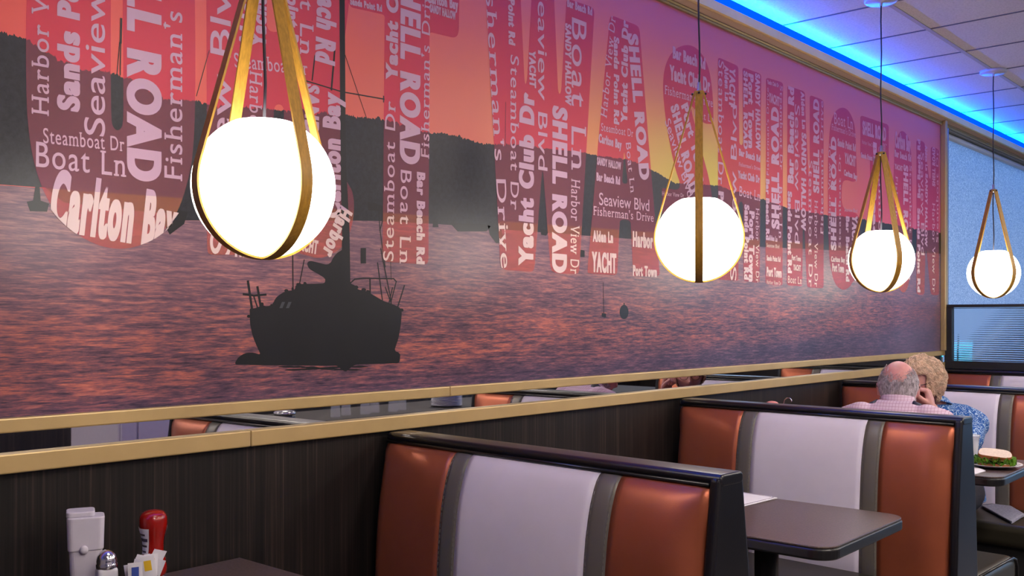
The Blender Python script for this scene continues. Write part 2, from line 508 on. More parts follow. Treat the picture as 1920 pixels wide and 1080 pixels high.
# mouldings over the mural
b = MB(); y0, y1 = ROOM_Y0, ROOM_Y1
b.prism([(0, MUR_TOP), (.012, MUR_TOP), (.016, MUR_TOP + .006), (.012, MUR_TOP + .012), (.018, MUR_TOP + .018), (.012, MUR_TOP + .024), (0, MUR_TOP + .026)], 'y', y0, y1)
struct(b.build('trim_1', 'gold_dark'))
b = MB(); b.prism([(-.012, MUR_TOP + .024), (.012, MUR_TOP + .024), (.034, MUR_TOP + .046), (.034, MUR_TOP + .050), (-.012, MUR_TOP + .050)], 'y', y0, y1)
struct(b.build('trim_2', 'brown'))
b = MB(); b.prism([(-.012, MUR_TOP + .0505), (.044, MUR_TOP + .040), (.052, MUR_TOP + .042), (.052, MUR_TOP + .084), (.046, MUR_TOP + .088), (-.012, MUR_TOP + .088)], 'y', y0, y1)
struct(b.build('trim_3', 'cream'))
# LED cove: the lens and its light
led = mat('blue_led_lens', (.0, .004, .02), .9, 0, .0, (0.0, .11, 2.6), 1.0)
b = MB(); b.box((-.012, y0 + .01, MUR_TOP + .0885), (.034, y1 - .01, CEIL - .0005))
lo = tag(b.build('led_strip', led), 'long blue LED strip glowing above the moulding along the ceiling edge', 'light strip')
l = bpy.data.lights.new('led_cove_light', 'AREA'); l.shape = 'RECTANGLE'; l.size = y1 - y0 - .2; l.size_y = .006
l.color = (.0, .11, 1.0); l.energy = 190
o = bpy.data.objects.new('led_cove_light', l); C.objects.link(o)
o.location = (.040, (y0 + y1) / 2, MUR_TOP + .093)
o.rotation_euler = Matrix((Vector((0, 1, 0)), Vector((.55, 0, 0)).cross(Vector((0, 0, 1))), Vector((1, 0, 0)))).to_euler()
zax = -Vector((.82, 0, .57)).normalized(); xax = Vector((0, 1, 0)); yax = zax.cross(xax)
o.rotation_euler = Matrix((xax, yax, zax)).transposed().to_euler()
o.parent = lo

# gold rails below the mural, corner post, mirror strip between them
def rail(n, z0, z1, joints):
    ys = [ROOM_Y0] + joints + [MUR_Y1 + .045]; first = None
    for k, (a, c) in enumerate(zip(ys, ys[1:])):
        b = MB(); b.box((.0, a, z0), (.024, c - .0015, z1))
        o = b.build('trim_%d' % n, 'gold', bevel=.0035)
        if first is None: first = struct(o)
        else: o.name = 'rail_length'; o.parent = first
rail(4, *RAIL_HI, [wall(835, 760)[0]])
rail(5, *RAIL_LO, [wall(462, 840)[0]])
b = MB(); b.box((0, MUR_Y1, RAIL_HI[1]), (.034, MUR_Y1 + .045, MUR_TOP + .03)); struct(b.build('trim_6', 'gold', bevel=.004))
b = MB(); b.box((-.10, WIN_Y0 - .01, RAIL_HI[0]), (.010, WIN_Y0 + .06, MUR_TOP)); struct(b.build('trim_7', 'frame_silver', bevel=.004))
b = MB(); b.box((-.012, ROOM_Y0, RAIL_LO[1] - .012), (.003, MUR_Y1 + .045, RAIL_HI[0] - .0005))
tag(b.build('mirror', 'mirror'), 'long narrow mirror strip between the two gold rails', 'mirror')

# window shade
b = MB(); b.grid(lambda a, c: (-.054 + .0012 * math.sin(a * 9), WIN_Y0 + .065 + (WIN_Y1 - WIN_Y0 - .115) * a, 1.04 + (WIN_Z1 - 1.07) * c), 40, 4)
rs = MB(); rs.tube([(-.05, WIN_Y0 + .065, WIN_Z1 - .03), (-.05, WIN_Y1 - .05, WIN_Z1 - .03)], .022, 14)
sh = thing('roller_shade', 'grey blue sparkle roller shade pulled down over the window', 'window shade', (0, 0, 0))
b.build('shade_fabric', 'shade', sh, True); rs.build('roller', 'frame_white', sh, True)
rs = MB(); rs.box((-.062, WIN_Y0 + .065, 1.02), (-.046, WIN_Y1 - .05, 1.045)); rs.build('bottom_bar', 'frame_white', sh, bevel=.003)

# unseen light panels added over the aisle for ambient fill
k = 0
for x in (LAMP_X + .61 * 3.5, LAMP_X + .61 * 6.5):
    for y in (0.6, 2.6, 4.8, 7.0, 9.2):
        k += 1
        t = thing('fill_light_panel', 'unseen square light panel added over the aisle for fill light', 'ceiling light', (x, y, CEIL), 0, 'added fill light panels')
        b = MB(); b.box((-.27, -.27, -.006), (.27, .27, -.001)); b.build('diffuser', mat('light_diffuser', (.8, .8, .8), .5, 0, .3, (1.0, .87, .76), FILL_L), t)
        b = MB()
        for a, c in (((-.3, -.3, -.012), (.3, -.27, 0)), ((-.3, .27, -.012), (.3, .3, 0)), ((-.3, -.27, -.012), (-.27, .27, 0)), ((.27, -.27, -.012), (.3, .27, 0))): b.box(a, c)
        b.build('frame', 'frame_white', t)


# ------------------------------------------------------------------ the printed mural
def mural_mats():
    WY0, WZ0 = wall(0, 347); WY1, WZ1 = wall(1760, 474)
    wk = (WZ1 - WZ0) / (WY1 - WY0)

    def pic(t):
        o = t.coord(); sp = t.node('ShaderNodeSeparateXYZ'); t.l.new(o, sp.inputs[0])
        return o, sp.outputs[1], sp.outputs[2]

    def waterline(t, Y):
        return t.math('ADD', WZ0, t.math('MULTIPLY', t.math('SUBTRACT', Y, WY0), wk))

    def finish(m, t, col):
        p = t.n['Principled BSDF']; t.put(p.inputs['Base Color'], col)
        p.inputs['Roughness'].default_value = .36; p.inputs['Specular IOR Level'].default_value = .36
        return m

    def new(name):
        m = bpy.data.materials.new(name); m.use_nodes = True; return m, NT(m)

    # --- sky and water
    m0, t = new('mural_sky_and_water'); o, Y, Z = pic(t)
    dy = t.math('SUBTRACT', Y, 3.88)
    wy = t.math('ADD', 1.05, t.math('MULTIPLY', t.math('LESS_THAN', dy, 0), .35))
    d = t.math('SQRT', t.math('ADD', t.math('POWER', t.math('DIVIDE', dy, wy), 2), t.math('POWER', t.math('DIVIDE', t.math('SUBTRACT', Z, 1.98), .55), 2)))
    d = t.math('ADD', d, t.math('MULTIPLY', t.math('SUBTRACT', t.noise(o, 2.2, 3, .5, (1, .5, 1.5)), .5), .12))
    sky = t.ramp(t.math('DIVIDE', d, 4.0), [(0.0, lin((212, 196, 70))), (.07, lin((218, 184, 82))), (.15, lin((222, 150, 92))), (.28, lin((222, 118, 98))),
                                            (.45, lin((230, 98, 86))), (.8, lin((236, 82, 76)))])
    right = t.smooth(Y, 4.5, 6.6)
    sky = t.mix(t.math('MULTIPLY', right, .8), sky, lin((194, 86, 126)))
    top = t.smooth(Z, 2.12, 2.74)
    sky = t.mix(t.math('MULTIPLY', top, .92), sky, lin((208, 112, 134)))
    wl_ = waterline(t, Y)
    dz = t.math('SUBTRACT', wl_, Z)                          # depth below the shoreline
    n1 = t.noise(o, 1.0, 6, .62, (1, 9, 112)); n2 = t.noise(o, 1.0, 4, .6, (1, 1.7, 15)); n3 = t.noise(o, 1.0, 5, .65, (1, 32, 300))
    n = t.math('ADD', t.math('ADD', t.math('MULTIPLY', n1, .50), t.math('MULTIPLY', n2, .18)), t.math('MULTIPLY', n3, .32))
    near = t.ramp(n, [(.36, lin((44, 32, 48))), (.44, lin((82, 58, 74))), (.50, lin((124, 80, 88))), (.57, lin((182, 100, 88))), (.64, lin((214, 128, 104)))])
    far = t.ramp(n, [(.36, lin((92, 68, 86))), (.5, lin((128, 94, 106))), (.62, lin((174, 124, 124)))])
    dark = t.ramp(n, [(.38, lin((42, 36, 58))), (.5, lin((74, 60, 84))), (.62, lin((128, 92, 112)))])
    wat = t.mix(t.smooth(dz, .06, .42), far, near)
    lowdark = t.math('MULTIPLY', t.smooth(t.math('ADD', Z, t.math('MULTIPLY', Y, -.028)), 1.24, 1.11), .9)
    wat = t.mix(lowdark, wat, dark)
    wat = t.mix(t.math('MULTIPLY', t.smooth(Y, 5.0, 7.0), .55), wat, lin((108, 92, 120)))
    col = t.mix(t.math('GREATER_THAN', dz, 0), sky, wat)
    finish(m0, t, col)
    # --- wooded shore, boats
    m1, t = new('mural_dark_hills'); o, Y, Z = pic(t)
    nn = t.noise(o, 60, 4, .7)
    finish(m1, t, t.ramp(nn, [(.35, lin((22, 23, 30))), (.65, lin((36, 38, 47)))]))
    m2, t = new('mural_boat_silhouette'); o, Y, Z = pic(t)
    finish(m2, t, t.mix(t.noise(o, 9, 2), lin((18, 18, 21)), lin((26, 26, 30))))
    # --- transparent tinted layers: T * what lies below + P
    def layer(name, tint, psky, ptop, pwat, op):
        m, t = new(name); o, Y, Z = pic(t); pr = t.n['Principled BSDF']
        below = t.math('GREATER_THAN', waterline(t, Y), Z)
        high = t.math('MULTIPLY', t.smooth(t.math('ADD', Z, t.math('MULTIPLY', Y, .17)), 2.75, 3.65), .85)
        c = t.mix(below, t.mix(high, psky, ptop), pwat)
        t.put(pr.inputs['Base Color'], c); pr.inputs['Roughness'].default_value = .36
        pr.inputs['Specular IOR Level'].default_value = .36
        tr = t.node('ShaderNodeBsdfTransparent'); t.put(tr.inputs[0], t.mix(high, tint, (1, .62, .90)))
        mx = t.node('ShaderNodeMixShader'); mx.inputs[0].default_value = op
        t.l.new(tr.outputs[0], mx.inputs[1]); t.l.new(pr.outputs[0], mx.inputs[2])
        t.l.new(mx.outputs[0], t.n['Material Output'].inputs[0])
        return m
    m3 = layer('mural_letter_panel', (1, .36, .70), (.62, .27, .28), (.40, .12, .24), (1.0, .42, .22), .27)
    m4 = layer('mural_street_names', (.7, .7, .7), (.58, .36, .48), lin((206, 128, 172)), (.76, .56, .55), 1.0)
    m5, t = new('mural_grey_windows'); finish(m5, t, lin((70, 72, 78)) + ())
    return [m0, m1, m2, m3, m4, m5]


XB, XH, XS, XP, XT = .0, .0003, .0006, .0009, .0012     # print layers, fractions of a millimetre apart
mu = MB()


def rounded(poly, cap, n=3):
    for _ in range(n):
        out = []
        for i, p in enumerate(poly):
            a, c = poly[i - 1], poly[(i + 1) % len(poly)]
            for q in (a, c):
                d = math.hypot(q[0] - p[0], q[1] - p[1]); t = min(.25, cap / max(d, 1e-6))
                out.append((p[0] + (q[0] - p[0]) * t, p[1] + (q[1] - p[1]) * t))
        poly = out; cap *= .5
    return poly


def flat(polys, x, mi, px=True, rnd=0):
    """filled outline with holes; polys[0] is the outer ring"""
    cu = bpy.data.curves.new('tmp', 'CURVE'); cu.dimensions = '2D'; cu.fill_mode = 'BOTH'
    for poly in polys:
        if rnd: poly = rounded(poly, rnd)
        pts = [wall(*p) for p in poly] if px else poly
        s = cu.splines.new('POLY'); s.points.add(len(pts) - 1); s.use_cyclic_u = True
        for q, (a, c) in zip(s.points, pts): q.co = (a, c, 0, 1)
    o = bpy.data.objects.new('tmp', cu); me = o.to_mesh()
    mu.add([(x, v.co.x, v.co.y) for v in me.vertices], [tuple(p.vertices) for p in me.polygons], mi)
    o.to_mesh_clear(); bpy.data.objects.remove(o); bpy.data.curves.remove(cu)


_st = [0]


def stroke(pts, w, x, mi):      # thin printed line, width in metres
    p = [Vector(wall(*q)) for q in pts]; w *= .72
    for a, c in zip(p, p[1:]):
        _st[0] += 1; xx = x + 2.2e-5 * (1 + _st[0] % 8)
        d = (c - a).normalized() * w / 2; nrm = Vector((-d.y, d.x))
        q = [a - d + nrm, a - d - nrm, c + d - nrm, c + d + nrm]
        mu.add([(xx, k.x, k.y) for k in q], [(0, 1, 2, 3)], mi)


def vtop(u, z=2.61):            # picture row of a given height on the wall at column u
    y, _ = wall(u, 500); r = (u - CX) / F; s = D / (SA - r * CA)
    return HV - (z - H) / s * F


_txt = {}


def text_mesh(s, style):
    key = (s, style)
    if key in _txt: return _txt[key]
    cu = bpy.data.curves.new('tmp', 'FONT'); cu.body = s; cu.resolution_u = 6; cu.size = 1
    cu.offset = {'I': .040, 'S': .004, 'A': .004}[style]
    cu.space_character = {'I': 1.2, 'S': 1.12, 'A': 1.0}[style]
    o = bpy.data.objects.new('tmp', cu); me = o.to_mesh()
    V = [(v.co.x, v.co.y) for v in me.vertices]; Fc = [tuple(p.vertices) for p in me.polygons]
    o.to_mesh_clear(); bpy.data.objects.remove(o); bpy.data.curves.remove(cu)
    n_glyph = len(V)
    if style == 'S':            # slab serifs on every narrow stem end
        cap, xh, th = _cap(), _xh(), .055

        def spans(y):
            iv = []
            for f in Fc:
                xs = []
                for i in range(len(f)):
                    (x0, y0), (x1, y1) = V[f[i]], V[f[(i + 1) % len(f)]]
                    if (y0 - y) * (y1 - y) < 0: xs.append(x0 + (x1 - x0) * (y - y0) / (y1 - y0))
                if len(xs) >= 2: iv.append([min(xs), max(xs)])
            iv.sort(); out = []
            for a in iv:
                if out and a[0] <= out[-1][1] + .004: out[-1][1] = max(out[-1][1], a[1])
                else: out.append(a[:])
            return out
        add = []
        for y, sgn in ((.02, 1), (cap - .02, -1), (xh - .02, -1)):
            for a, c in spans(y):
                if c - a > .15: continue
                m_ = (a + c) / 2
                if sgn < 0 and any(p <= m_ <= q for p, q in spans(y + .06)): continue
                y0_ = y - .02 * sgn
                e = .055
                add.append((a - e, c + e, min(y0_, y0_ + sgn * th), max(y0_, y0_ + sgn * th)))
        for a, c, y0_, y1_ in add:
            n = len(V); V += [(a, y0_), (c, y0_), (c, y1_), (a, y1_)]; Fc.append((n, n + 1, n + 2, n + 3))
    x0 = min(v[0] for v in V); x1 = max(v[0] for v in V); cap = _cap()
    L = [0] * len(V) if style != 'S' else [0] * n_glyph + [1] * (len(V) - n_glyph)
    if style == 'I':            # heavier uprights, as in a poster face
        base, fb = list(V), list(Fc); V, Fc, L = [], [], []
        for q, dx in enumerate((-.034, 0, .034)):
            o_ = len(V); V += [(x + dx, y) for x, y in base]; Fc += [tuple(i + o_ for i in f) for f in fb]; L += [q] * len(base)
        x0 -= .034; x1 += .034
    V = [((x - x0) / (x1 - x0), y / cap, l_) for (x, y), l_ in zip(V, L)]
    _txt[key] = (V, Fc)
    return _txt[key]


def _measure(ch):
    cu = bpy.data.curves.new('tmp', 'FONT'); cu.body = ch; cu.size = 1
    o = bpy.data.objects.new('tmp', cu); me = o.to_mesh(); y = max(v.co.y for v in me.vertices)
    o.to_mesh_clear(); bpy.data.objects.remove(o); bpy.data.curves.remove(cu); return y


_cc = {}


def _cap(): return _cc.setdefault('H', _measure('H'))
def _xh(): return _cc.setdefault('x', _measure('x'))


def text(s, style, u0, v0, u1, v1, h, fix=None):
    V, Fc = text_mesh(s, style)
    a = Vector(wall(u0, v0)); c = Vector(wall(u1, v1)); X = c - a
    dx, dy = u1 - u0, v1 - v0; ln = math.hypot(dx, dy)
    if abs(dx) > abs(dy) * 1.2: up = (0, -h)                # lines of writing that run along the wall
    else: up = (dy / ln * h, -dx / ln * h)
    mid = ((u0 + u1) / 2, (v0 + v1) / 2)
    w = Vector(wall(mid[0] + up[0], mid[1] + up[1])) - Vector(wall(*mid))
    n = Vector((-X.y, X.x)).normalized(); U = n * w.dot(n)
    pts = [a + X * x + U * y for x, y, _ in V]
    if fix: pts = [fix(p) for p in pts]
    mu.add([(XT + .00012 * q[2], p.x, p.y) for p, q in zip(pts, V)], Fc, 4)


# background
mu.add([(XB, MUR_Y0, RAIL_HI[0]), (XB, MUR_Y1, RAIL_HI[0]), (XB, MUR_Y1, MUR_TOP + .01), (XB, MUR_Y0, MUR_TOP + .01)], [(0, 1, 2, 3)], 0)
# hills with a ragged tree line
SKYL = [(-700, -40), (-300, 40), (0, 60), (50, 74), (100, 105), (150, 131), (208, 136), (250, 150), (300, 184), (370, 190), (390, 196), (640, 215), (700, 222), (745, 229),
        (800, 248), (860, 255), (900, 269), (960, 271), (1090, 286), (1120, 291), (1180, 300), (1230, 322), (1265, 343), (1345, 348), (1432, 374), (1475, 389), (1540, 402),
        (1600, 408), (1700, 426), (1775, 437)]
SHORE = [(1775, 476), (1600, 471), (1430, 463), (1240, 452), (1100, 442), (940, 430), (820, 420), (700, 414), (560, 413), (420, 414), (345, 413), (300, 400), (120, 380), (85, 352), (0, 346), (-300, 330), (-700, 300)]
top = []
for (ua, va), (ub, vb) in zip(SKYL, SKYL[1:]):
    n = max(2, int((ub - ua) / 1.5))
    for k in range(n):
        u = ua + (ub - ua) * k / n; sc = .5 if u > 1000 else 1.0
        top.append((u, va + (vb - va) * k / n + sc * (5.0 * noise.noise((u * .05, 0, 1)) + 5.5 * noise.noise((u * .17, 3, 1)) + 4.5 * noise.noise((u * .55, 7, 1)))))
top.append(SKYL[-1])
flat([top + SHORE], XH, 1)

# the moored boat and the small craft
HULL = [(305, 440), (308, 560), (322, 640), (340, 700), (370, 770), (400, 835), (330, 812), (262, 820), (205, 858), (175, 915), (430, 922), (1050, 926), (1080, 960), (1120, 978), (1160, 940), (1200, 915),
        (1570, 905), (1578, 820), (1525, 800), (1560, 700), (1580, 590), (1590, 470), (1575, 435), (1500, 402), (1430, 378), (1360, 336), (1290, 296), (1215, 282), (1200, 250), (1152, 232), (1152, 0),
        (1140, -60), (1135, -110), (1100, -60), (1040, -25), (1005, 20), (995, 50), (962, 76), (815, 38), (786, 60), (805, 108), (880, 150), (945, 190), (940, 232), (740, 236), (690, 246), (690, 285),
        (600, 300), (545, 335), (520, 362), (500, 405), (478, 420), (430, 425), (410, 400), (395, 425), (335, 445)]
flat([[(400 + x / 4.5, 480 + y / 4.5) for x, y in HULL]], XS, 2, True, 3)
cr = lambda *pts: [(400 + x / 4.5, 480 + y / 4.5) for x, y in pts]
for pts, w in ((((292, 218), (325, 445)), .010), (((372, 266), (398, 425)), .010), (((255, 322), (345, 334), (440, 326)), .008), (((665, -300), (672, 285)), .005), (((765, 35), (725, 240)), .005),
               (((1385, 60), (1425, 370)), .006), (((1412, -60), (1500, 385)), .006), (((1490, -100), (1500, 200)), .003), (((1150, 232), (1192, 196), (1260, 188), (1520, 192), (1542, 215), (1498, 385)), .006),
               (((1320, 190), (1322, 310)), .008), (((1610, 252), (1556, 425)), .007), (((1450, 265), (1500, 400)), .006), (((340, 340), (370, 430)), .006), (((1510, 270), (1480, 400)), .006)):
    stroke(cr(*pts), w, XS, 2)
for x0, y0, w_ in ((600, 292, 30), (660, 276, 16), (700, 240, 40), (760, 232, 24), (1190, 262, 30), (1250, 284, 36), (1290, 300, 26), (1570, 455, 32), (285, 508, 26), (480, 418, 20), (400, 405, 22)):
    flat([cr((x0, y0 - 14), (x0 + w_, y0 - 12), (x0 + w_ + 4, y0 + 14), (x0 - 3, y0 + 14))], XS + 1.2e-5, 2, True, 2)
for k in range(14):             # broken reflection on the water under the hull
    x0 = 560 + 46 * k + 12 * math.sin(k * 2.1); y0 = 930 + 26 * math.sin(k * 1.7) ** 2
    flat([cr((x0, y0), (x0 + 90, y0 - 4), (x0 + 150, y0 + 5), (x0 + 70, y0 + 12), (x0 - 20, y0 + 8))], XS + 2.2e-5 + 1e-5 * (k % 3), 2, True, 2)
for x0 in (555, 610):
    flat([cr((x0 + 22, 388), (x0 + 48, 388), (x0 + 26, 440), (x0, 440))], XT, 5)
flat([[(635, vtop(635)), (645, vtop(645)), (648, 300), (655, 430), (657, 560), (640, 560), (641, 430), (638, 300)]], XP + .0001, 2)     # mast
stroke([(568, 150), (640, 172), (720, 186)], .005, XP + .0001, 2); stroke([(719, 181), (719, 191)], .006, XP + .0001, 2)
stroke([(627, 96), (621, 168)], .008, XP + .0001, 2); stroke([(590, 105), (585, 150)], .006, XP + .0001, 2)
stroke([(645, 98), (690, 230)], .003, XS, 2); stroke([(392, 95), (368, 180)], .003, XS, 2)
flat([[(689, 378), (700, 380), (718, 386), (716, 396), (690, 394)]], XS, 2); stroke([(710, 398), (712, 430), (722, 500)], .005, XS, 2); stroke([(722, 396), (712, 432)], .005, XS, 2)
flat([[(676, 465), (686, 465), (686, 494), (676, 494)]], XS, 2)
stroke([(227, 36), (226, 80)], .007, XP + .0001, 2); stroke([(226, 80), (225, 140)], .004, XP + .0001, 2); stroke([(224, 80), (219, 140)], .003, XP + .0001, 2)
stroke([(948, 192), (947, 270)], .004, XS, 2)
flat([[(50, 378), (62, 376), (66, 350), (74, 350), (76, 376), (92, 382), (88, 397), (56, 396)]], XS, 2)
flat([[(305, 415), (330, 392), (352, 398), (345, 420), (318, 440)]], XS, 2)
flat([[(843, 418), (905, 420), (920, 424), (912, 434), (858, 434)]], XS, 2); flat([[(914, 421), (940, 430), (945, 455), (930, 456), (918, 440)]], XS, 2)
flat([[(812, 414), (820, 414), (822, 426), (811, 426)]], XS, 2); flat([[(1014, 430), (1030, 432), (1024, 442), (1014, 440)]], XS, 2); flat([[(1088, 468), (1096, 470), (1096, 482), (1088, 482)]], XS, 2)
by, bz = wall(1170, 585); flat([[(by + .031 * math.cos(k * PI / 12), bz + .029 * math.sin(k * PI / 12)) for k in range(24)]], XS, 2, False)
stroke([(1170, 574), (1170, 570)], .012, XS, 2); stroke([(1131, 530), (1132, 592)], .004, XS, 2); flat([[(1128, 587), (1136, 588), (1136, 595), (1128, 594)]], XS, 2)
stroke([(1504, 440), (1503, 470)], .01, XS, 2)

# letter panels of PORT WASHINGTON
T_ = vtop
flat([[(48, 60), (50, 0), (52, -140), (60, -290), (90, -400), (140, -420), (210, T_(210)), (280, T_(280) + 12), (325, -270), (352, -180), (364, -60), (366, 60), (366, 190), (362, 290), (350, 350), (330, 405),
       (300, 440), (262, 462), (222, 468), (180, 460), (142, 438), (108, 405), (82, 362), (64, 310), (54, 255), (49, 190)],
      [(209, -200), (228, -200), (230, 0), (231, 150), (231, 225), (228, 240), (220, 246), (211, 238), (208, 222), (207, 100)]], XP, 3, True, 30)
flat([[(386, T_(386)), (620, T_(620)), (650, -120), (655, 0), (640, 120), (641, 240), (645, 325), (651, 344), (661, 358), (664, 385), (661, 420), (650, 452), (632, 472), (600, 486), (572, 478), (545, 470),
       (532, 455), (532, 196), (513, 196), (512, 478), (392, 478), (388, 470)], [(500, -100), (530, -100), (530, 60), (500, 60)]], XP, 3, True, 8)
flat([[(652, T_(652)), (862, T_(862)), (860, 58), (857, 68), (850, 71), (805, 60), (804, 300), (803, 488), (800, 496), (722, 491), (717, 484), (720, 150), (721, 28), (658, 14), (653, 6)]], XP, 3, True, 3)
flat([[(908, T_(908)), (974, T_(974)), (983, 150), (985, 160), (988, 150), (998, T_(998)), (1038, T_(1038)), (1046, 170), (1049, 178), (1052, 170), (1062, T_(1062) + 6), (1112, 14), (1114, 24), (1086, 508), (1083, 514),
       (1038, 512), (1032, 504), (1018, 322), (1016, 322), (1002, 502), (998, 510), (945, 506), (938, 498)]], XP, 3, True, 4)
flat([[(1143, 34), (1147, 29), (1195, 48), (1199, 56), (1217, 280), (1237, 518), (1187, 518), (1182, 413), (1162, 411), (1157, 512), (1154, 516), (1103, 513), (1101, 509), (1122, 260)],
      [(1170, 282), (1177, 345), (1166, 344)]], XP, 3, True, 4)
flat([[(1288, 82), (1310, 92), (1328, 122), (1336, 170), (1338, 230), (1334, 233), (1316, 231), (1303, 206), (1296, 197), (1295, 204), (1316, 285), (1332, 345), (1340, 420), (1332, 488), (1312, 514), (1286, 518), (1262, 502),
       (1248, 462), (1242, 412), (1240, 354), (1244, 352), (1280, 358), (1264, 312), (1250, 240), (1242, 170), (1245, 125), (1262, 93)]], XP, 3, True, 14)
flat([[(1346, 107), (1384, 124), (1386, 268), (1389, 273), (1393, 270), (1392, 126), (1427, 139), (1424, 531), (1394, 527), (1393, 382), (1389, 377), (1385, 381), (1384, 527), (1346, 524)]], XP, 3, True, 3)
flat([[(1436, 145), (1468, 155), (1467, 536), (1435, 533)]], XP, 3, True, 3)
flat([[(1476, 160), (1509, 172), (1511, 240), (1516, 330), (1518, 330), (1518, 178), (1544, 188), (1544, 541), (1513, 539), (1508, 430), (1505, 430), (1504, 537), (1475, 535)]], XP, 3, True, 3)
flat([[(1552, 300), (1556, 235), (1564, 210), (1578, 200), (1592, 207), (1603, 234), (1607, 344), (1584, 336), (1578, 345), (1578, 388), (1590, 395), (1612, 402), (1612, 520), (1601, 524), (1592, 540), (1579, 545), (1564, 532), (1555, 490), (1552, 420)]], XP, 3, True, 9)
flat([[(1613, 216), (1666, 234), (1666, 306), (1652, 302), (1652, 545), (1630, 541), (1631, 297), (1613, 292)]], XP, 3, True, 3)
flat([[(1675, 330), (1678, 268), (1686, 247), (1694, 245), (1704, 258), (1709, 290), (1711, 400), (1709, 505), (1702, 540), (1694, 551), (1684, 540), (1677, 505)]], XP, 3, True, 9)
flat([[(1718, 261), (1733, 266), (1742, 335), (1745, 335), (1745, 274), (1760, 280), (1760, 554), (1745, 553), (1737, 470), (1735, 470), (1733, 553), (1718, 552)]], XP, 3, True, 3)

# street names inside the letters
oc = wall(208, 300); oe = wall(208, 462)


def keep_in_o(p):               # the last line follows the round foot of the O
    ya, yb = wall(49, 250)[0], wall(366, 250)[0]; y0 = (ya + yb) / 2; z0 = wall(222, 468)[1]; half = (yb - ya) / 2
    k = max(0.0, 1 - ((p.x - y0) / half) ** 2)
    zmin = z0 + .24 * (1 - math.sqrt(k)) + .004
    return Vector((p.x, max(p.y, zmin)))


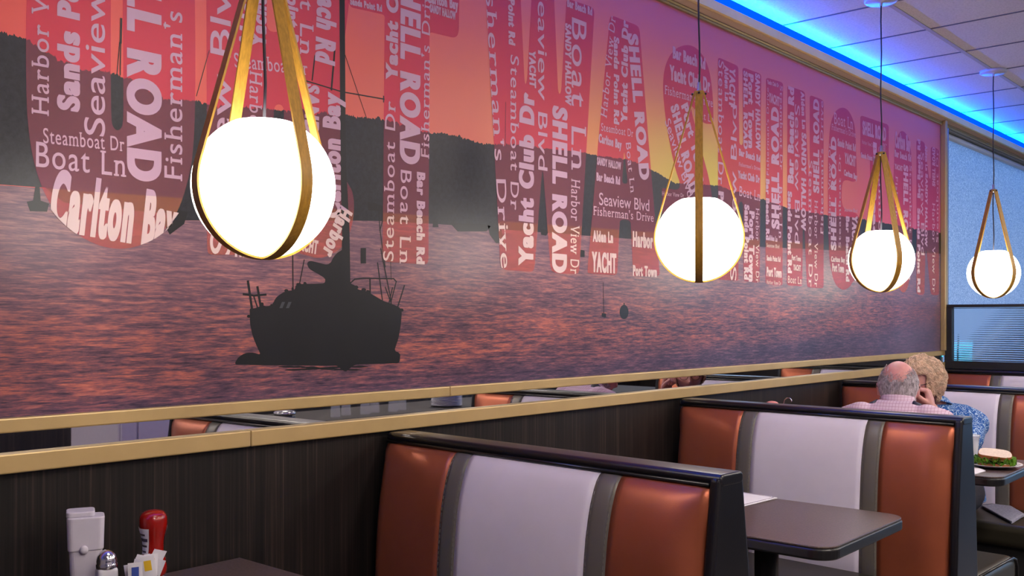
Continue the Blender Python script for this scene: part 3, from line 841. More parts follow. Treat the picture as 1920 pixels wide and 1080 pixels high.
HV_, SP_, SB_, SR_, FD_, SD_, BL_, CB_, YC_, BB_, SH_, AL_, PT_ = ('Harbor View Dr', 'Sands Point Rd', 'Seaview Blvd', 'SHELL ROAD', 'Fisherman’s Drive', 'Steamboat Dr', 'Boat Ln', 'Carlton Bay',
    'Yacht Club Dr', 'Bar Beach Rd', 'SANDY HALLOW', 'Alden Ln', 'Port Town')
FD_ = "Fisherman's Drive"
for a in [  # O
    (HV_, 'S', 91, 218, 91, -165, 32), (SP_, 'I', 147, 211, 147, -190, 38), (SB_, 'A', 196, 257, 196, -185, 38), (SR_, 'I', 241, -190, 241, 337, 58), (FD_, 'S', 341, 340, 341, -150, 33),
    (SD_, 'S', 81, 268, 233, 284, 27), (BL_, 'S', 67, 312, 236, 332, 45), (CB_, 'I', 90, 424, 328, 466, 100, keep_in_o),
    # R
    (SB_, 'A', 432, 478, 432, -60, 38), (SD_, 'S', 440, 126, 577, 141, 26), (YC_, 'I', 497, 92, 500, -150, 25), (HV_, 'S', 468, 132, 466, 400, 23), (AL_, 'I', 470, 95, 478, -70, 22),
    (SP_, 'I', 540, -120, 537, 96, 21), (BL_, 'S', 563, -100, 562, 101, 25), (BB_, 'I', 601, -130, 592, 114, 34), (SH_, 'I', 573, 156, 570, 430, 24), (CB_, 'I', 637, 410, 636, 176, 30),
    ('Harbor', 'I', 640, 385, 604, 474, 24), ('YACHT', 'I', 552, 466, 594, 476, 24), ('Harbor', 'I', 440, 480, 500, 482, 26),
    # T
    (SD_, 'S', 737, 490, 741, 192, 19), (YC_, 'I', 744, 154, 746, -130, 20), (SR_, 'I', 753, -62, 751, 305, 34), (BL_, 'S', 751, 318, 749, 494, 20), (FD_, 'S', 804, 298, 806, -30, 15),
    (BB_, 'I', 782, 322, 781, 495, 14), (CB_, 'I', 801, 4, 859, 18, 17), (SH_, 'I', 806, 22, 854, 37, 14), (SP_, 'I', 656, 8, 716, 22, 12),
    # W
    (FD_, 'S', 907, -70, 939, 503, 18), (SP_, 'I', 952, -70, 954, 83, 11), (SD_, 'S', 957, 102, 957, 393, 15), (YC_, 'I', 998, 500, 1000, 177, 25), ('YACHT', 'I', 992, 93, 993, 163, 11),
    (SB_, 'A', 1008, -30, 1009, 152 * 2 + 14, 17), (SR_, 'I', 1037, 197, 1036, 511, 25), (SH_, 'I', 1060, 43, 1060, 196, 10), (BL_, 'S', 1072, 32, 1071, 318, 27), (HV_, 'S', 1071, 335, 1069, 513, 16), (BB_, 'I', 1063, 12, 1110, 29, 14),
    # A
    (HV_, 'S', 1137, 222, 1154, 34, 12), (SP_, 'I', 1151, 68, 1151, 232, 9), (YC_, 'I', 1175, 233, 1177, 40, 11), (SR_, 'I', 1177, 62, 1200, 338, 17), (SD_, 'S', 1127, 245, 1187, 257, 14),
    (CB_, 'I', 1122, 266, 1165, 279, 15), (BL_, 'S', 1173, 268, 1182, 362, 9), (SH_, 'I', 1119, 308, 1164, 318, 13), (BB_, 'I', 1118, 338, 1162, 346, 14), (SB_, 'A', 1123, 384, 1217, 396, 22),
    (FD_, 'S', 1112, 403, 1225, 416, 16), (AL_, 'I', 1111, 452, 1149, 455, 19), ('Harbor', 'I', 1186, 461, 1224, 465, 26), ('YACHT', 'I', 1109, 508, 1155, 511, 34), (PT_, 'I', 1186, 516, 1231, 519, 18),
    # S
    (BB_, 'I', 1261, 108, 1322, 130, 20), (YC_, 'I', 1255, 148, 1331, 173, 25), (FD_, 'S', 1246, 176, 1336, 201, 16), (BL_, 'S', 1302, 218, 1337, 231, 14), (SR_, 'I', 1257, 200, 1294, 365, 14),
    (PT_, 'I', 1277, 198, 1312, 345, 12), (SB_, 'A', 1246, 228, 1290, 372, 11), (HV_, 'S', 1241, 366, 1282, 370, 7), ('YACHT', 'I', 1264, 512, 1326, 516, 14),
    # H
    (SD_, 'S', 1347, 112, 1346, 345, 10), (PT_, 'I', 1347, 358, 1347, 520, 9), (AL_, 'I', 1358, 122, 1359, 189, 7), ('YACHT', 'I', 1368, 125, 1367, 201, 10), (SB_, 'A', 1380, 526, 1381, 198, 11),
    (SR_, 'I', 1394, 132, 1394, 279, 7), (PT_, 'I', 1403, 137, 1403, 277, 9), (SH_, 'I', 1416, 137, 1417, 281, 8), (BB_, 'I', 1385, 291, 1425, 304, 12), (FD_, 'S', 1385, 311, 1425, 320, 7),
    (YC_, 'I', 1383, 333, 1424, 343, 13), (BL_, 'S', 1386, 367, 1425, 377, 18), (SP_, 'I', 1396, 383, 1395, 524, 8), (PT_, 'I', 1405, 395, 1404, 528, 9), (HV_, 'S', 1417, 390, 1417, 530, 6),
    # I
    (YC_, 'I', 1438, 157, 1460, 164, 7), ('YACHT', 'I', 1441, 190, 1461, 199, 16), (SR_, 'I', 1460, 430, 1459, 203, 13), (FD_, 'S', 1441, 330, 1441, 165, 4), (SD_, 'S', 1462, 160, 1462, 318, 5),
    (BB_, 'I', 1436, 335, 1436, 450, 6), (BL_, 'S', 1460, 350, 1460, 447, 6), (AL_, 'I', 1441, 450, 1457, 453, 9), (SB_, 'S', 1437, 463, 1461, 466, 7), (SP_, 'I', 1437, 488, 1463, 491, 9), (PT_, 'I', 1437, 517, 1465, 520, 16), (HV_, 'S', 1437, 532, 1464, 535, 7),
    # N
    (BB_, 'I', 1487, 345, 1488, 165, 10), (SP_, 'I', 1477, 358, 1477, 512, 7), (SB_, 'A', 1490, 195, 1490, 456, 9), (AL_, 'I', 1501, 171, 1504, 242, 6), (SH_, 'I', 1503, 248, 1502, 432, 8), (PT_, 'I', 1484, 487, 1501, 490, 9),
    ('YACHT', 'I', 1487, 506, 1501, 508, 10), (BL_, 'S', 1477, 530, 1503, 533, 13), (SR_, 'I', 1535, 363, 1535, 188, 10), (SD_, 'S', 1516, 300, 1516, 538, 7), (HV_, 'S', 1527, 375, 1527, 538, 6), (FD_, 'S', 1543, 440, 1543, 190, 5),
    # G
    (BL_, 'S', 1564, 232, 1599, 243, 21), (FD_, 'S', 1559, 243, 1604, 258, 11), (SR_, 'I', 1567, 470, 1567, 258, 9), (SP_, 'I', 1570, 273, 1604, 284, 13), ('YACHT', 'I', 1583, 305, 1604, 312, 18), (CB_, 'I', 1582, 328, 1607, 337, 10),
    (SD_, 'S', 1576, 465, 1576, 290, 4), (HV_, 'S', 1557, 440, 1557, 270, 4), (BB_, 'I', 1586, 405, 1586, 528, 6), ('YACHT', 'I', 1598, 402, 1597, 474, 9), (SB_, 'A', 1583, 396, 1607, 399, 7), (PT_, 'I', 1560, 508, 1582, 511, 14), (CB_, 'I', 1558, 490, 1584, 492, 9),
    # T O N
    (SR_, 'I', 1617, 251, 1661, 264, 23), (HV_, 'S', 1616, 269, 1637, 276, 7), (SP_, 'I', 1614, 295, 1641, 303, 9), (SD_, 'S', 1647, 275, 1647, 538, 5), (BB_, 'I', 1637, 266, 1636, 538, 6), (SB_, 'A', 1655, 268, 1655, 302, 7),
    (CB_, 'I', 1678, 275, 1707, 284, 27), (BB_, 'I', 1677, 293, 1708, 303, 12), (SR_, 'I', 1694, 308, 1694, 470, 8), ('YACHT', 'I', 1677, 316, 1692, 321, 9), (SD_, 'S', 1705, 310, 1705, 480, 4), (FD_, 'S', 1679, 330, 1679, 520, 4), (PT_, 'I', 1682, 520, 1706, 523, 24),
    (BB_, 'I', 1725, 372, 1725, 262, 5), (SB_, 'A', 1726, 285, 1727, 478, 6), (AL_, 'I', 1734, 272, 1735, 320, 4), (SH_, 'I', 1735, 325, 1734, 462, 4), (SR_, 'I', 1753, 350, 1753, 277, 5), (SD_, 'S', 1759, 455, 1759, 282, 4), (SP_, 'I', 1720, 390, 1720, 548, 5), (HV_, 'S', 1748, 380, 1748, 548, 5),
]:
    text(*a)
mural = mu.build('mural', mural_mats())
tag(mural, 'wide printed mural of a sunset harbor with street names inside big letters', 'mural')


# ------------------------------------------------------------------ pendant lamps
def strap_mesh(rot):
    """one bent wood strap: from the clamp down one side, under the globe and up the other"""
    Rr = GLOBE_R + .0035; w, th = .0128, .0022
    ax, az = .016, APEX
    dist = math.hypot(ax, az); phi = math.atan2(az, ax); al = math.acos(Rr / dist)
    ta = phi - al                                            # tangent point angle
    half = [(ax - .004, az + .004), (ax, az - .004)]
    tx, tz = Rr * math.cos(ta), Rr * math.sin(ta)
    for k in range(1, 13): half.append((ax + (tx - ax) * k / 12, az - .004 + (tz - az + .004) * k / 12))
    n = 26
    for k in range(1, n + 1):
        a = ta + (-PI / 2 - ta) * k / n
        half.append((Rr * math.cos(a), Rr * math.sin(a)))
    path = half + [(-x, z) for x, z in half[-2::-1]]
    b = MB(); vs = []; fs = []
    for i, (x, z) in enumerate(path):
        x0, z0 = path[max(i - 1, 0)]; x1, z1 = path[min(i + 1, len(path) - 1)]
        d = math.hypot(x1 - x0, z1 - z0); nx, nz = -(z1 - z0) / d, (x1 - x0) / d
        for s_, o_ in ((-w, -th), (w, -th), (w, th), (-w, th)):
            px, pz = x + nx * o_, z + nz * o_
            vs.append((px * math.cos(rot) - s_ * math.sin(rot), px * math.sin(rot) + s_ * math.cos(rot), pz))
    for i in range(len(path) - 1):
        for k in range(4): fs.append((i * 4 + k, i * 4 + (k + 1) % 4, i * 4 + 4 + (k + 1) % 4, i * 4 + 4 + k))
    fs += [(3, 2, 1, 0), tuple(len(vs) - 4 + k for k in range(4))]
    b.add(vs, fs)
    return b


LAMP_LABELS = ['white globe pendant hanging over the table with the ketchup bottle', 'white globe pendant hanging over the empty table with the paper placemat',
               'white globe pendant hanging over the couple at the sandwich table', 'white globe pendant hanging in front of the grey blue window shade']
for (y, azs), lab in zip(LAMPS, LAMP_LABELS):
    t = thing('pendant_lamp', lab, 'pendant lamp', (LAMP_X, y, LAMP_Z), 0, 'globe pendants along the booths')
    b = MB(); prof = []
    for k in range(33):
        a = -PI / 2 + PI * .845 * k / 32
        prof.append((max(.0005, GLOBE_R * math.cos(a)), GLOBE_R * math.sin(a)))
    zt = prof[-1][1]; prof += [(prof[-1][0] - .006, zt + .003), (.02, zt + .003), (.0005, zt + .003)]
    b.lathe(prof, 64); b.build('globe', 'globe_white', t, True)
    va = math.atan2(y, LAMP_X - D)                            # viewing direction
    for a in azs:
        strap_mesh(va + PI - R(a) * -1).build('strap', 'strap', t, False)
    zc = CEIL - LAMP_Z
    rl = random.Random(int(y * 100)); b = MB()
    pts = [(.0022 * math.sin(k * 1.3) * (0 if k in (0, 14) else 1), .0022 * math.cos(k * .9) * (0 if k in (0, 14) else 1), GLOBE_R * .95 + (zc - .03 - GLOBE_R * .95) * k / 14) for k in range(15)]
    b.tube(pts, .0032, 8); b.build('cord', 'cord', t, True)
    b = MB(); b.lathe([(.0005, APEX - .012), (.012, APEX - .012), (.013, APEX + .006), (.007, APEX + .010), (.0065, APEX + .032), (.004, APEX + .036), (.0005, APEX + .036)], 18); b.build('ferrule', 'chrome', t, True)
    for k in range(2):
        a = va + PI + R(azs[k])
        for s_ in (-1, 1):
            b = MB(); p = Vector((math.cos(a) * .019 * s_, math.sin(a) * .019 * s_, APEX - .004)); b.tube([p * 1, p + Vector((math.cos(a) * .006 * s_, math.sin(a) * .006 * s_, 0))], .004, 8)
            b.build('screw', 'dark_metal', t, True)
    b = MB(); b.lathe([(.0005, zc - .034), (.006, zc - .034), (.007, zc - .020), (.068, zc - .018), (.073, zc - .012), (.073, zc), (.0005, zc)], 40); b.build('canopy', 'canopy', t, True)

# ------------------------------------------------------------------ booth benches
BX, BDY, BRZ = .015, .043, R(-2.3)   # the benches stand a touch askew to the wall
BL = 1.176                      # booth length from the wall
PROF = [(1.030, .036), (1.026, .047), (1.012, .062), (.99, .074), (.96, .086), (.92, .097), (.87, .107), (.80, .115), (.72, .121), (.62, .125), (.54, .127), (.44, .128)]


def pad(x0, x1, s, first=False, last=False):
    """a padded strip of the back between x0 and x1, s = -1 near face, +1 far face"""
    b = MB(); nz = 26; nx = max(4, int((x1 - x0) / .02))

    def fn(a, c):
        x = x0 + (x1 - x0) * a; z = 1.030 + (.44 - 1.030) * c ** 1.25
        off = lerp_tab(PROF, z)
        e = 0.0
        if last: e = max(0, 1 - (x1 - x) / .10)
        if first: e = max(0, 1 - (x - x0) / .05)
        off -= .042 * e ** 2.2 * min(1, (1.03 - z) / .12)
        g = .0022 * (max(0, 1 - (x - x0) / .008) ** 2 + max(0, 1 - (x1 - x) / .008) ** 2)
        return (x, s * (off - g), z)
    b.grid(fn, nx, nz)
    for c in range(nz):         # close to the core behind
        pass
    b2 = MB(); b2.v = b.v; b2.f = b.f; b2.m = b.m
    n = len(b.v); core = [(v[0], s * .018, v[2]) for v in b.v]
    rim = [i * (nz + 1) for i in range(nx + 1)] + [nx * (nz + 1) + j for j in range(1, nz + 1)] + [i * (nz + 1) + nz for i in range(nx - 1, -1, -1)] + [j for j in range(nz - 1, 0, -1)]
    idx = {}
    for k in rim:
        idx[k] = len(b.v); b.v.append((b.v[k][0], s * .018, b.v[k][2]))
    for p, q in zip(rim, rim[1:] + rim[:1]):
        b.f.append((p, q, idx[q], idx[p])); b.m.append(0)
    b.f.append(tuple(idx[k] for k in rim)); b.m.append(0)
    return b


STR = [(.012, .318, 'orange_panel', 'orange'), (.318, .385, 'grey_stripe', 'grey'), (.385, .838, 'white_panel', 'white_vinyl'), (.838, .904, 'grey_stripe', 'grey'), (.904, 1.150, 'orange_panel', 'orange')]
BOOTH_LABELS = ['striped booth bench standing between the condiment table and the empty table', 'striped booth bench with the bald man in suspenders sitting against its back',
                'striped booth bench with the woman in blue sitting on it', 'striped booth bench carrying the ribbed glass partition on its back']


def make_booth():
    t = thing('booth_bench', BOOTH_LABELS[0], 'booth bench', (BX, BOOTH_Y[0] + BDY, 0), BRZ, 'striped double booth benches')
    for s in (-1, 1):
        for k, (a, c, nm, mt) in enumerate(STR):
            o = pad(a, c, s, k == 0, k == 4).build(nm, mt, t, True)
            o['label'] = {'orange': 'pearly orange vinyl panel', 'grey': 'grey vinyl stripe', 'white_vinyl': 'white vinyl centre panel'}[mt]
            if mt == 'grey':    # stitched edges
                for x in (a + .006, c - .006):
                    b = MB()
                    for j in range(36):
                        z = 1.015 - j * .0150; y = s * (lerp_tab(PROF, z) + .0004); y2 = s * (lerp_tab(PROF, z - .009) + .0004)
                        b.tube([(x, y, z), (x, y2, z - .009)], .0010, 5)
                    b.build('stitching', 'stitch', o)
    b = MB(); b.prism([(-.018, .10), (.018, .10), (.018, 1.035), (-.018, 1.035)], 'x', .012, BL - .025); b.build('core_board', 'black', t)
    # rolled black cap with its two welts
    b = MB(); b.prism([(p[0], p[1]) for p in rrect(-.047, 1.029, .047, 1.057, .013, 5)], 'x', 0.008, BL + .002); b.build('top_cap', 'black_vinyl', t, True, .006, 3)
    for s in (-1, 1):
        b = MB(); b.tube([(.008, s * .045, 1.031), (BL - .030, s * .045, 1.031)], .005, 10); b.build('welt', 'black_vinyl', t, True)
    # tapered end panel on the aisle side
    ep = [(-.049, 1.012), (.049, 1.012), (.080, .93), (.092, .80), (.104, .60), (.112, .40), (.112, .02), (-.112, .02), (-.112, .40), (-.104, .60), (-.092, .80), (-.080, .93)]
    ep = [(-.050, 1.050), (.050, 1.050), (.062, .96), (.078, .84), (.094, .68), (.106, .50), (.112, .36), (.112, .02), (-.112, .02), (-.112, .36), (-.106, .50), (-.094, .68), (-.078, .84), (-.062, .96)]
    b = MB(); b.prism(ep, 'x', BL - .028, BL); b.build('end_panel', 'black_vinyl', t, False, .010, 4)
    for s in (-1, 1):
        y0, y1 = sorted((s * .10, s * .555))
        b = MB(); b.box((.012, y0, .37), (BL - .005, y1, .475)); b.build('seat', 'olive', t, True, .035, 5)
        b = MB(); b.box((.02, min(s * .112, s * .50), .0), (1.12, max(s * .112, s * .50), .375)); b.build('seat_base', 'seat_base', t)
        b = MB(); b.tube([(BL - .004, s * .13, .472), (BL - .004, s * .50, .474), (BL - .004, s * .535, .462), (BL - .004, s * .553, .43), (BL - .004, s * .553, .375)], .005, 8); b.build('seat_welt', 'black_vinyl', t, True)
    return t


bth = make_booth()
for k in range(1, 4):
    o = copy_tree(bth); o.location = (BX, BOOTH_Y[k] + BDY, 0); o['label'] = BOOTH_LABELS[k]

# ribbed glass partition standing on the farthest back
py = BOOTH_Y[3] + BDY
t = thing('glass_partition', 'black framed ribbed glass partition standing on a booth back by the window', 'partition', (BX, py, 1.057), BRZ)
x0, x1, z0, z1 = .004, 1.17, 0.001, 1.499 - 1.057
b = MB()
b.box((x0, -.026, z0), (x1, .026, z0 + .055)); b.box((x0, -.026, z1 - .020), (x1, .026, z1)); b.box((x0, -.026, z0 + .055), (x0 + .050, .026, z1 - .020)); b.box((x1 - .040, -.026, z0 + .055), (x1, .026, z1 - .020))
b.build('frame', 'black', t, False, .003)
b = MB(); nr = 26; ga, gz = z0 + .05, z1 - .015
def rib(a, c):
    z = ga + (gz - ga) * c
    return (x0 + .045 + (x1 - x0 - .08) * a, -.004 - .0035 * abs(math.sin(PI * nr * c)), z)
b.grid(rib, 1, nr * 10)
n0 = len(b.v)
b.grid(lambda a, c: (x0 + .045 + (x1 - x0 - .08) * a, .003, ga + (gz - ga) * c), 1, nr * 10)
b.build('ribbed_pane', 'ribbed', t, True)

# tubes standing in for the cyan glow low behind the partition
t = thing('glow_tubes', 'cyan tubes standing in for the cyan glow behind the ribbed glass', 'light', (-.02, 7.26, .98))
b = MB(); b.box((-.03, -.02, .0005), (.06, .02, .012)); b.box((-.004, -.006, .012), (.004, .006, .235)); b.box((.040, -.006, .012), (.048, .006, .235)); b.build('stand', 'black', t)
for k in range(3):
    b = MB(); b.tube([(-.03, 0, .152 + k * .013), (.14, 0, .152 + k * .013)], .004, 12); b.build('tube', 'cyan_glow', t, True)
b = MB(); b.box((-.10, WIN_Y0, .955), (.05, WIN_Y1, .98)); struct(b.build('trim_8', 'frame_white', bevel=.004))

# ------------------------------------------------------------------ tables
TABLE_LABELS = ['dark laminate table carrying the ketchup, salt and napkin dispenser', 'empty brown table with a rounded corner and one paper napkin on it', 'brown table with the sandwich plate between the seated couple']


def make_table():
    t = thing('booth_table', TABLE_LABELS[0], 'table', (.004, TABLE_Y[0], 0), R(.7), 'brown laminate booth tables')
    out = rrect(.022, -.300, 1.137, .300, .062, 8, (1, 0, 0, 1))
    b = MB(); b.prism(out, 'z', TABLE_Z - .006, TABLE_Z); b.build('tabletop', 'table', t, False, .002)
    b = MB(); b.prism(rrect(.018, -.303, 1.140, .303, .064, 8, (1, 0, 0, 1)), 'z', TABLE_Z - .040, TABLE_Z - .0055); b.build('edge_band', 'table_edge', t, False, .008, 4)
    b = MB(); b.tube([(.80, 0, .03), (.80, 0, TABLE_Z - .05)], .038, 20); b.build('pedestal', 'black', t, True)
    b = MB(); b.box((.66, -.20, TABLE_Z - .052), (.94, .20, TABLE_Z - .040)); b.build('top_plate', 'black', t)
    b = MB(); b.box((.56, -.05, .0), (1.04, .05, .03)); b.box((.75, -.26, .0), (.85, .26, .03)); b.build('foot', 'black', t, False, .01, 3)
    b = MB(); b.box((.002, -.25, TABLE_Z - .09), (.03, .25, TABLE_Z - .041)); b.build('wall_cleat', 'black', t)
    return t


tb = make_table()
for k in (1, 2):
    o = copy_tree(tb); o.location = (.004, TABLE_Y[k], 0); o['label'] = TABLE_LABELS[k]


# ------------------------------------------------------------------ things on the tables
def at_z(u, v, z):              # picture point -> (x, y) on a level surface
    s = (H - z) * F / (v - HV); r = (u - CX) / F
    return D + s * (-SA + r * CA), s * (CA + r * SA)


def tapered(b, z0, z1, a0, a1, r=.016, n=1):
    p0 = rrect(-a0[0], -a0[1], a0[0], a0[1], r, 5); p1 = rrect(-a1[0], -a1[1], a1[0], a1[1], r, 5); k = len(p0)
    b.add([(x, y, z0) for x, y in p0] + [(x, y, z1) for x, y in p1], [tuple(range(k))[::-1], tuple(range(k, 2 * k))] + [(i, (i + 1) % k, k + (i + 1) % k, k + i) for i in range(k)])


TZ = TABLE_Z
FACE = math.atan2(-.95, 2.1)    # direction back to the camera from the condiments
# napkin dispenser
t = thing('napkin_dispenser', 'white tapered napkin dispenser standing beside the salt shaker', 'napkin dispenser', (.125, .974, TZ), R(-24))
t.scale = (.86, .86, .95)
b = MB(); tapered(b, 0, .128, (.026, .033), (.031, .040)); b.build('body', 'white_plastic', t, False, .003)
b = MB(); tapered(b, .126, .204, (.033, .0425), (.035, .045), .014); b.build('sleeve', 'white_plastic', t, False, .003)
b = MB(); b.prism(rrect(-.037, -.046, .030, .022, .012, 5), 'z', .2035, .217); b.build('lid', 'white_plastic', t, False, .003)
b = MB(); b.lathe([(.0005, -.004), (.010, -.004), (.010, .002), (.006, .005), (.0005, .005)], 16); o = b.build('tab', 'white_plastic', t, True); o.rotation_euler = (0, R(90), 0); o.location = (.036, -.004, .130)
# salt shaker
t = thing('salt_shaker', 'white salt shaker with a domed chrome top beside the sweetener packets', 'salt shaker', (.212, .980, TZ), R(-15))
b = MB(); tapered(b, 0, .092, (.024, .024), (.0205, .0205), .008); b.build('body', 'salt', t, False, .005, 3)
b = MB(); b.lathe([(.021, .090), (.0225, .092), (.0225, .100), (.021, .102), (.0215, .108), (.019, .118), (.0125, .126), (.005, .130), (.0005, .1305)], 28); b.build('cap', 'chrome', t, True)
# sweetener caddy and its packets
t = thing('packet_caddy', 'small black caddy holding the sweetener packets, between salt and ketchup', 'caddy', (.258, 1.037, TZ), R(-24))
b = MB()
tapered(b, 0, .006, (.040, .033), (.040, .033), .006)
for a, c in (((-.041, -.033, .004), (-.038, .033, .070)), ((.038, -.033, .004), (.041, .033, .070)), ((-.038, -.033, .004), (.038, -.030, .070)), ((-.038, .030, .004), (.038, .033, .070)), ((-.038, -.0012, .004), (.038, .0012, .062))): b.box(a, c)
b.build('box', 'black_plastic', t, False, .0015)
rp = random.Random(11)
PK = [('yellow', 'white sweetener packet with a yellow mark'), ('blue', 'white sweetener packet with a blue mark'), ('yellow', ''), ('pink', 'white sweetener packet with a pink mark')]
cad = Vector((.258, 1.037, TZ)); rot = Matrix.Rotation(R(-24), 3, 'Z')
for k in range(12):
    col = 'yellow' if k in (9, 11, 4) else ('blue' if k in (1, 6, 10) else 'pink' if k in (3,) else 'white')
    lab = {'yellow': 'white sweetener packet with a yellow mark standing in the black caddy', 'blue': 'white sweetener packet with a blue mark standing in the black caddy', 'pink': 'white sweetener packet with a pink mark standing in the black caddy', 'white': 'plain white sugar packet standing in the black caddy'}[col]
    row = k % 2; i = k // 2
    p = cad + rot @ Vector((-.028 + .0112 * i, -.015 if row == 0 else .015, .034 + .009 * (i % 3) + (.010 if 1 < i < 5 else 0) + .010 * row))
    t = thing('sweetener_packet', lab, 'sugar packet', p, 0, {'yellow': 'yellow marked packets', 'blue': 'blue marked packets', 'pink': 'pink marked packets', 'white': 'plain sugar packets'}[col])
    t.rotation_euler = (R(rp.uniform(-22, 22)), R(rp.uniform(-6, 18)), R(-24 + rp.uniform(-14, 14)))
    b = MB()
    b.grid(lambda a, c: (.0016 * (1 - (2 * a - 1) ** 2) * (1 - (2 * c - 1) ** 2), -.0148 + .0296 * a, .058 * c), 6, 8)
    b.grid(lambda a, c: (-.0016 * (1 - (2 * a - 1) ** 2) * (1 - (2 * c - 1) ** 2) - .0002, -.0148 + .0296 * a, .058 * c), 6, 8)
    b.build('sachet', 'paper', t, True)
    if col != 'white':
        b = MB()
        b.grid(lambda a, c: (.0005 + .0016 * (1 - (2 * (.25 + .5 * a) - 1) ** 2) * (1 - (2 * (.42 + .36 * c) - 1) ** 2), -.0148 + .0296 * (.25 + .5 * a), .062 * (.42 + .36 * c)), 6, 6)
        b.build('printed_mark', col, t, True)


# ketchup, standing on its cap
def ketchup(x, y, label, k=1.0, top='red', rz=0):
    t = thing('ketchup_bottle', label, 'ketchup bottle', (x, y, TZ), rz)
    b = MB()
    pr = [(.0005, .034), (.026, .034), (.031, .040), (.0335, .052), (.0325, .066), (.0275, .080), (.0245, .098), (.0250, .120), (.0285, .137), (.0325, .150), (.0345, .166), (.0335, .180), (.028, .190), (.016, .195), (.0005, .196)]
    pr = [(r, .034 + (z - .034) * k) for r, z in pr]
    b.lathe(pr, 40, (1.06, .92)); b.build('bottle', top, t, True, 0, 2, 0, 1)
    b = MB(); b.lathe([(.0005, 0), (.030, 0), (.031, .004), (.029, .030), (.026, .036), (.0005, .036)], 32, (1, .86)); b.build('cap', 'white_plastic', t, True)
    if top == 'red':
        for a0, nm in ((R(304), 'front_label'), (R(124), 'back_label')):   # shield shaped labels wrap the waist
            b = MB()

            def sh(a, c, d=.0009, w=1.0):
                z = .072 + .078 * c; zz = min(max(z, pr[3][1]), pr[11][1])
                r = lerp_tab([(p[1], p[0]) for p in pr], zz) + d
                half = (.50 + .22 * c) * w
                th = a0 + (a - .5) * 2 * half
                return (r * 1.06 * math.cos(th), r * .92 * math.sin(th), z)
            b.grid(lambda a, c: sh(a, c), 12, 12)
            lb = b.build(nm, 'paper', t, True)
            b = MB()
            for c0, c1, w in ((.78, .84, .5), (.60, .70, .8), (.44, .50, .7), (.28, .33, .55)):
                b.grid(lambda a, c: sh(.5 + (a - .5) * w, c0 + (c1 - c0) * c, .0014), 8, 1)
            b.build('print_lines', mat('label_ink', lin((70, 60, 74)), .6), lb)
            b = MB(); b.grid(lambda a, c: sh(.5 + (a - .5) * .45, .10 + .12 * c, .0014), 8, 1); b.build('print_band', 'red', lb)
    return t


ketchup(.150, 1.120, 'red squeeze ketchup bottle standing on its white cap beside the packets', .95, 'red', R(-30))
ketchup(.135, 4.215, 'pink topped bottle peeking over the second booth back by the wall', 1.30, 'pink')
# wire caddy with a hooked handle beside it
t = thing('wire_caddy', 'dark wire caddy whose hooked handle rises above the second booth back', 'caddy', (.15, 4.30, TZ))
b = MB(); b.box((-.06, -.04, .003), (.06, .04, .009)); b.build('tray', 'black_plastic', t, False, .002)
b = MB()
for z in (.03, .06): b.tube([(-.06, -.04, z), (.06, -.04, z), (.06, .04, z), (-.06, .04, z), (-.06, -.04, z)], .0022, 6)
for px_ in (-.06, .06):
    for q in (-.04, .04): b.tube([(px_, q, .005), (px_, q, .062)], .0022, 6)
b.build('basket', 'dark_metal', t, True)
b = MB(); b.tube([(0, 0, .006), (0, 0, .225), (.006, 0, .245), (.02, 0, .256), (.034, 0, .254), (.042, 0, .244), (.040, 0, .236)], .0030, 8); b.build('handle', 'chrome', t, True)

# paper placemats and napkins
def sheet(name, label, cat, px, z, rz=0, th=.002, layers=2):
    pts = [Vector((*at_z(u, v, z), z)) for u, v in px]; c = sum(pts, Vector()) / len(pts)
    t = thing(name, label, cat, c)
    b = MB(); n = 12
    P = [p - c for p in pts]

    def fn(a, q, dz):
        p = (P[0] * (1 - a) + P[1] * a) * (1 - q) + (P[3] * (1 - a) + P[2] * a) * q
        return (p.x, p.y, dz + .0012 * math.sin(a * 5) * math.sin(q * 4 + 1) + .0015)
    for l_ in range(layers): b.grid(lambda a, q: fn(a, q, l_ * th), n, n)
    b.build('paper_layer', 'newsprint' if name == 'newspaper' else 'paper', t, True, solid=.0006)
    if name == 'paper_placemat':
        b = MB()
        for k in range(4):
            q = P[k] * .90; w = P[(k + 1) % 4] * .90
            for j in range(22):
                a = q.lerp(w, j / 22); e = q.lerp(w, (j + .6) / 22); b.tube([(a.x, a.y, th + .0035), (e.x, e.y, th + .0035)], .0012, 4)
        b.build('printed_border', mat('border_ink', lin((168, 160, 176)), .8), t)
    return t


sheet('paper_placemat', 'white paper placemat with a printed border lying on the empty table', 'placemat', [(1458, 935), (1396, 925), (1320, 940), (1385, 953)], TZ)
sheet('paper_napkin', 'folded white paper napkin lying before the plastic cup', 'napkin', [(1848, 884), (1826, 876), (1790, 884), (1812, 896)], TZ)
t = sheet('newspaper', 'folded newspaper lying on the seat beside the woman in blue', 'newspaper', [(1922, 968), (1897, 982), (1838, 951), (1882, 944)], .478, 0, .004, 3)

# plate and sandwich
t = thing('plate', 'white oval plate under the sandwich on the far table', 'plate', (1.045, 4.435, TZ))
b = MB(); b.lathe([(.0005, .001), (.055, .001), (.062, .004), (.095, .014), (.108, .017), (.109, .019), (.095, .0165), (.062, .008), (.050, .006), (.0005, .006)], 48, (1.0, 1.0)); b.build('dish', 'ceramic', t, True)
st = thing('sandwich', 'white bread sandwich with lettuce lying on the plate', 'sandwich', (1.046, 4.430, TZ + .0085), R(14))
st.scale = (.92, .92, .78)


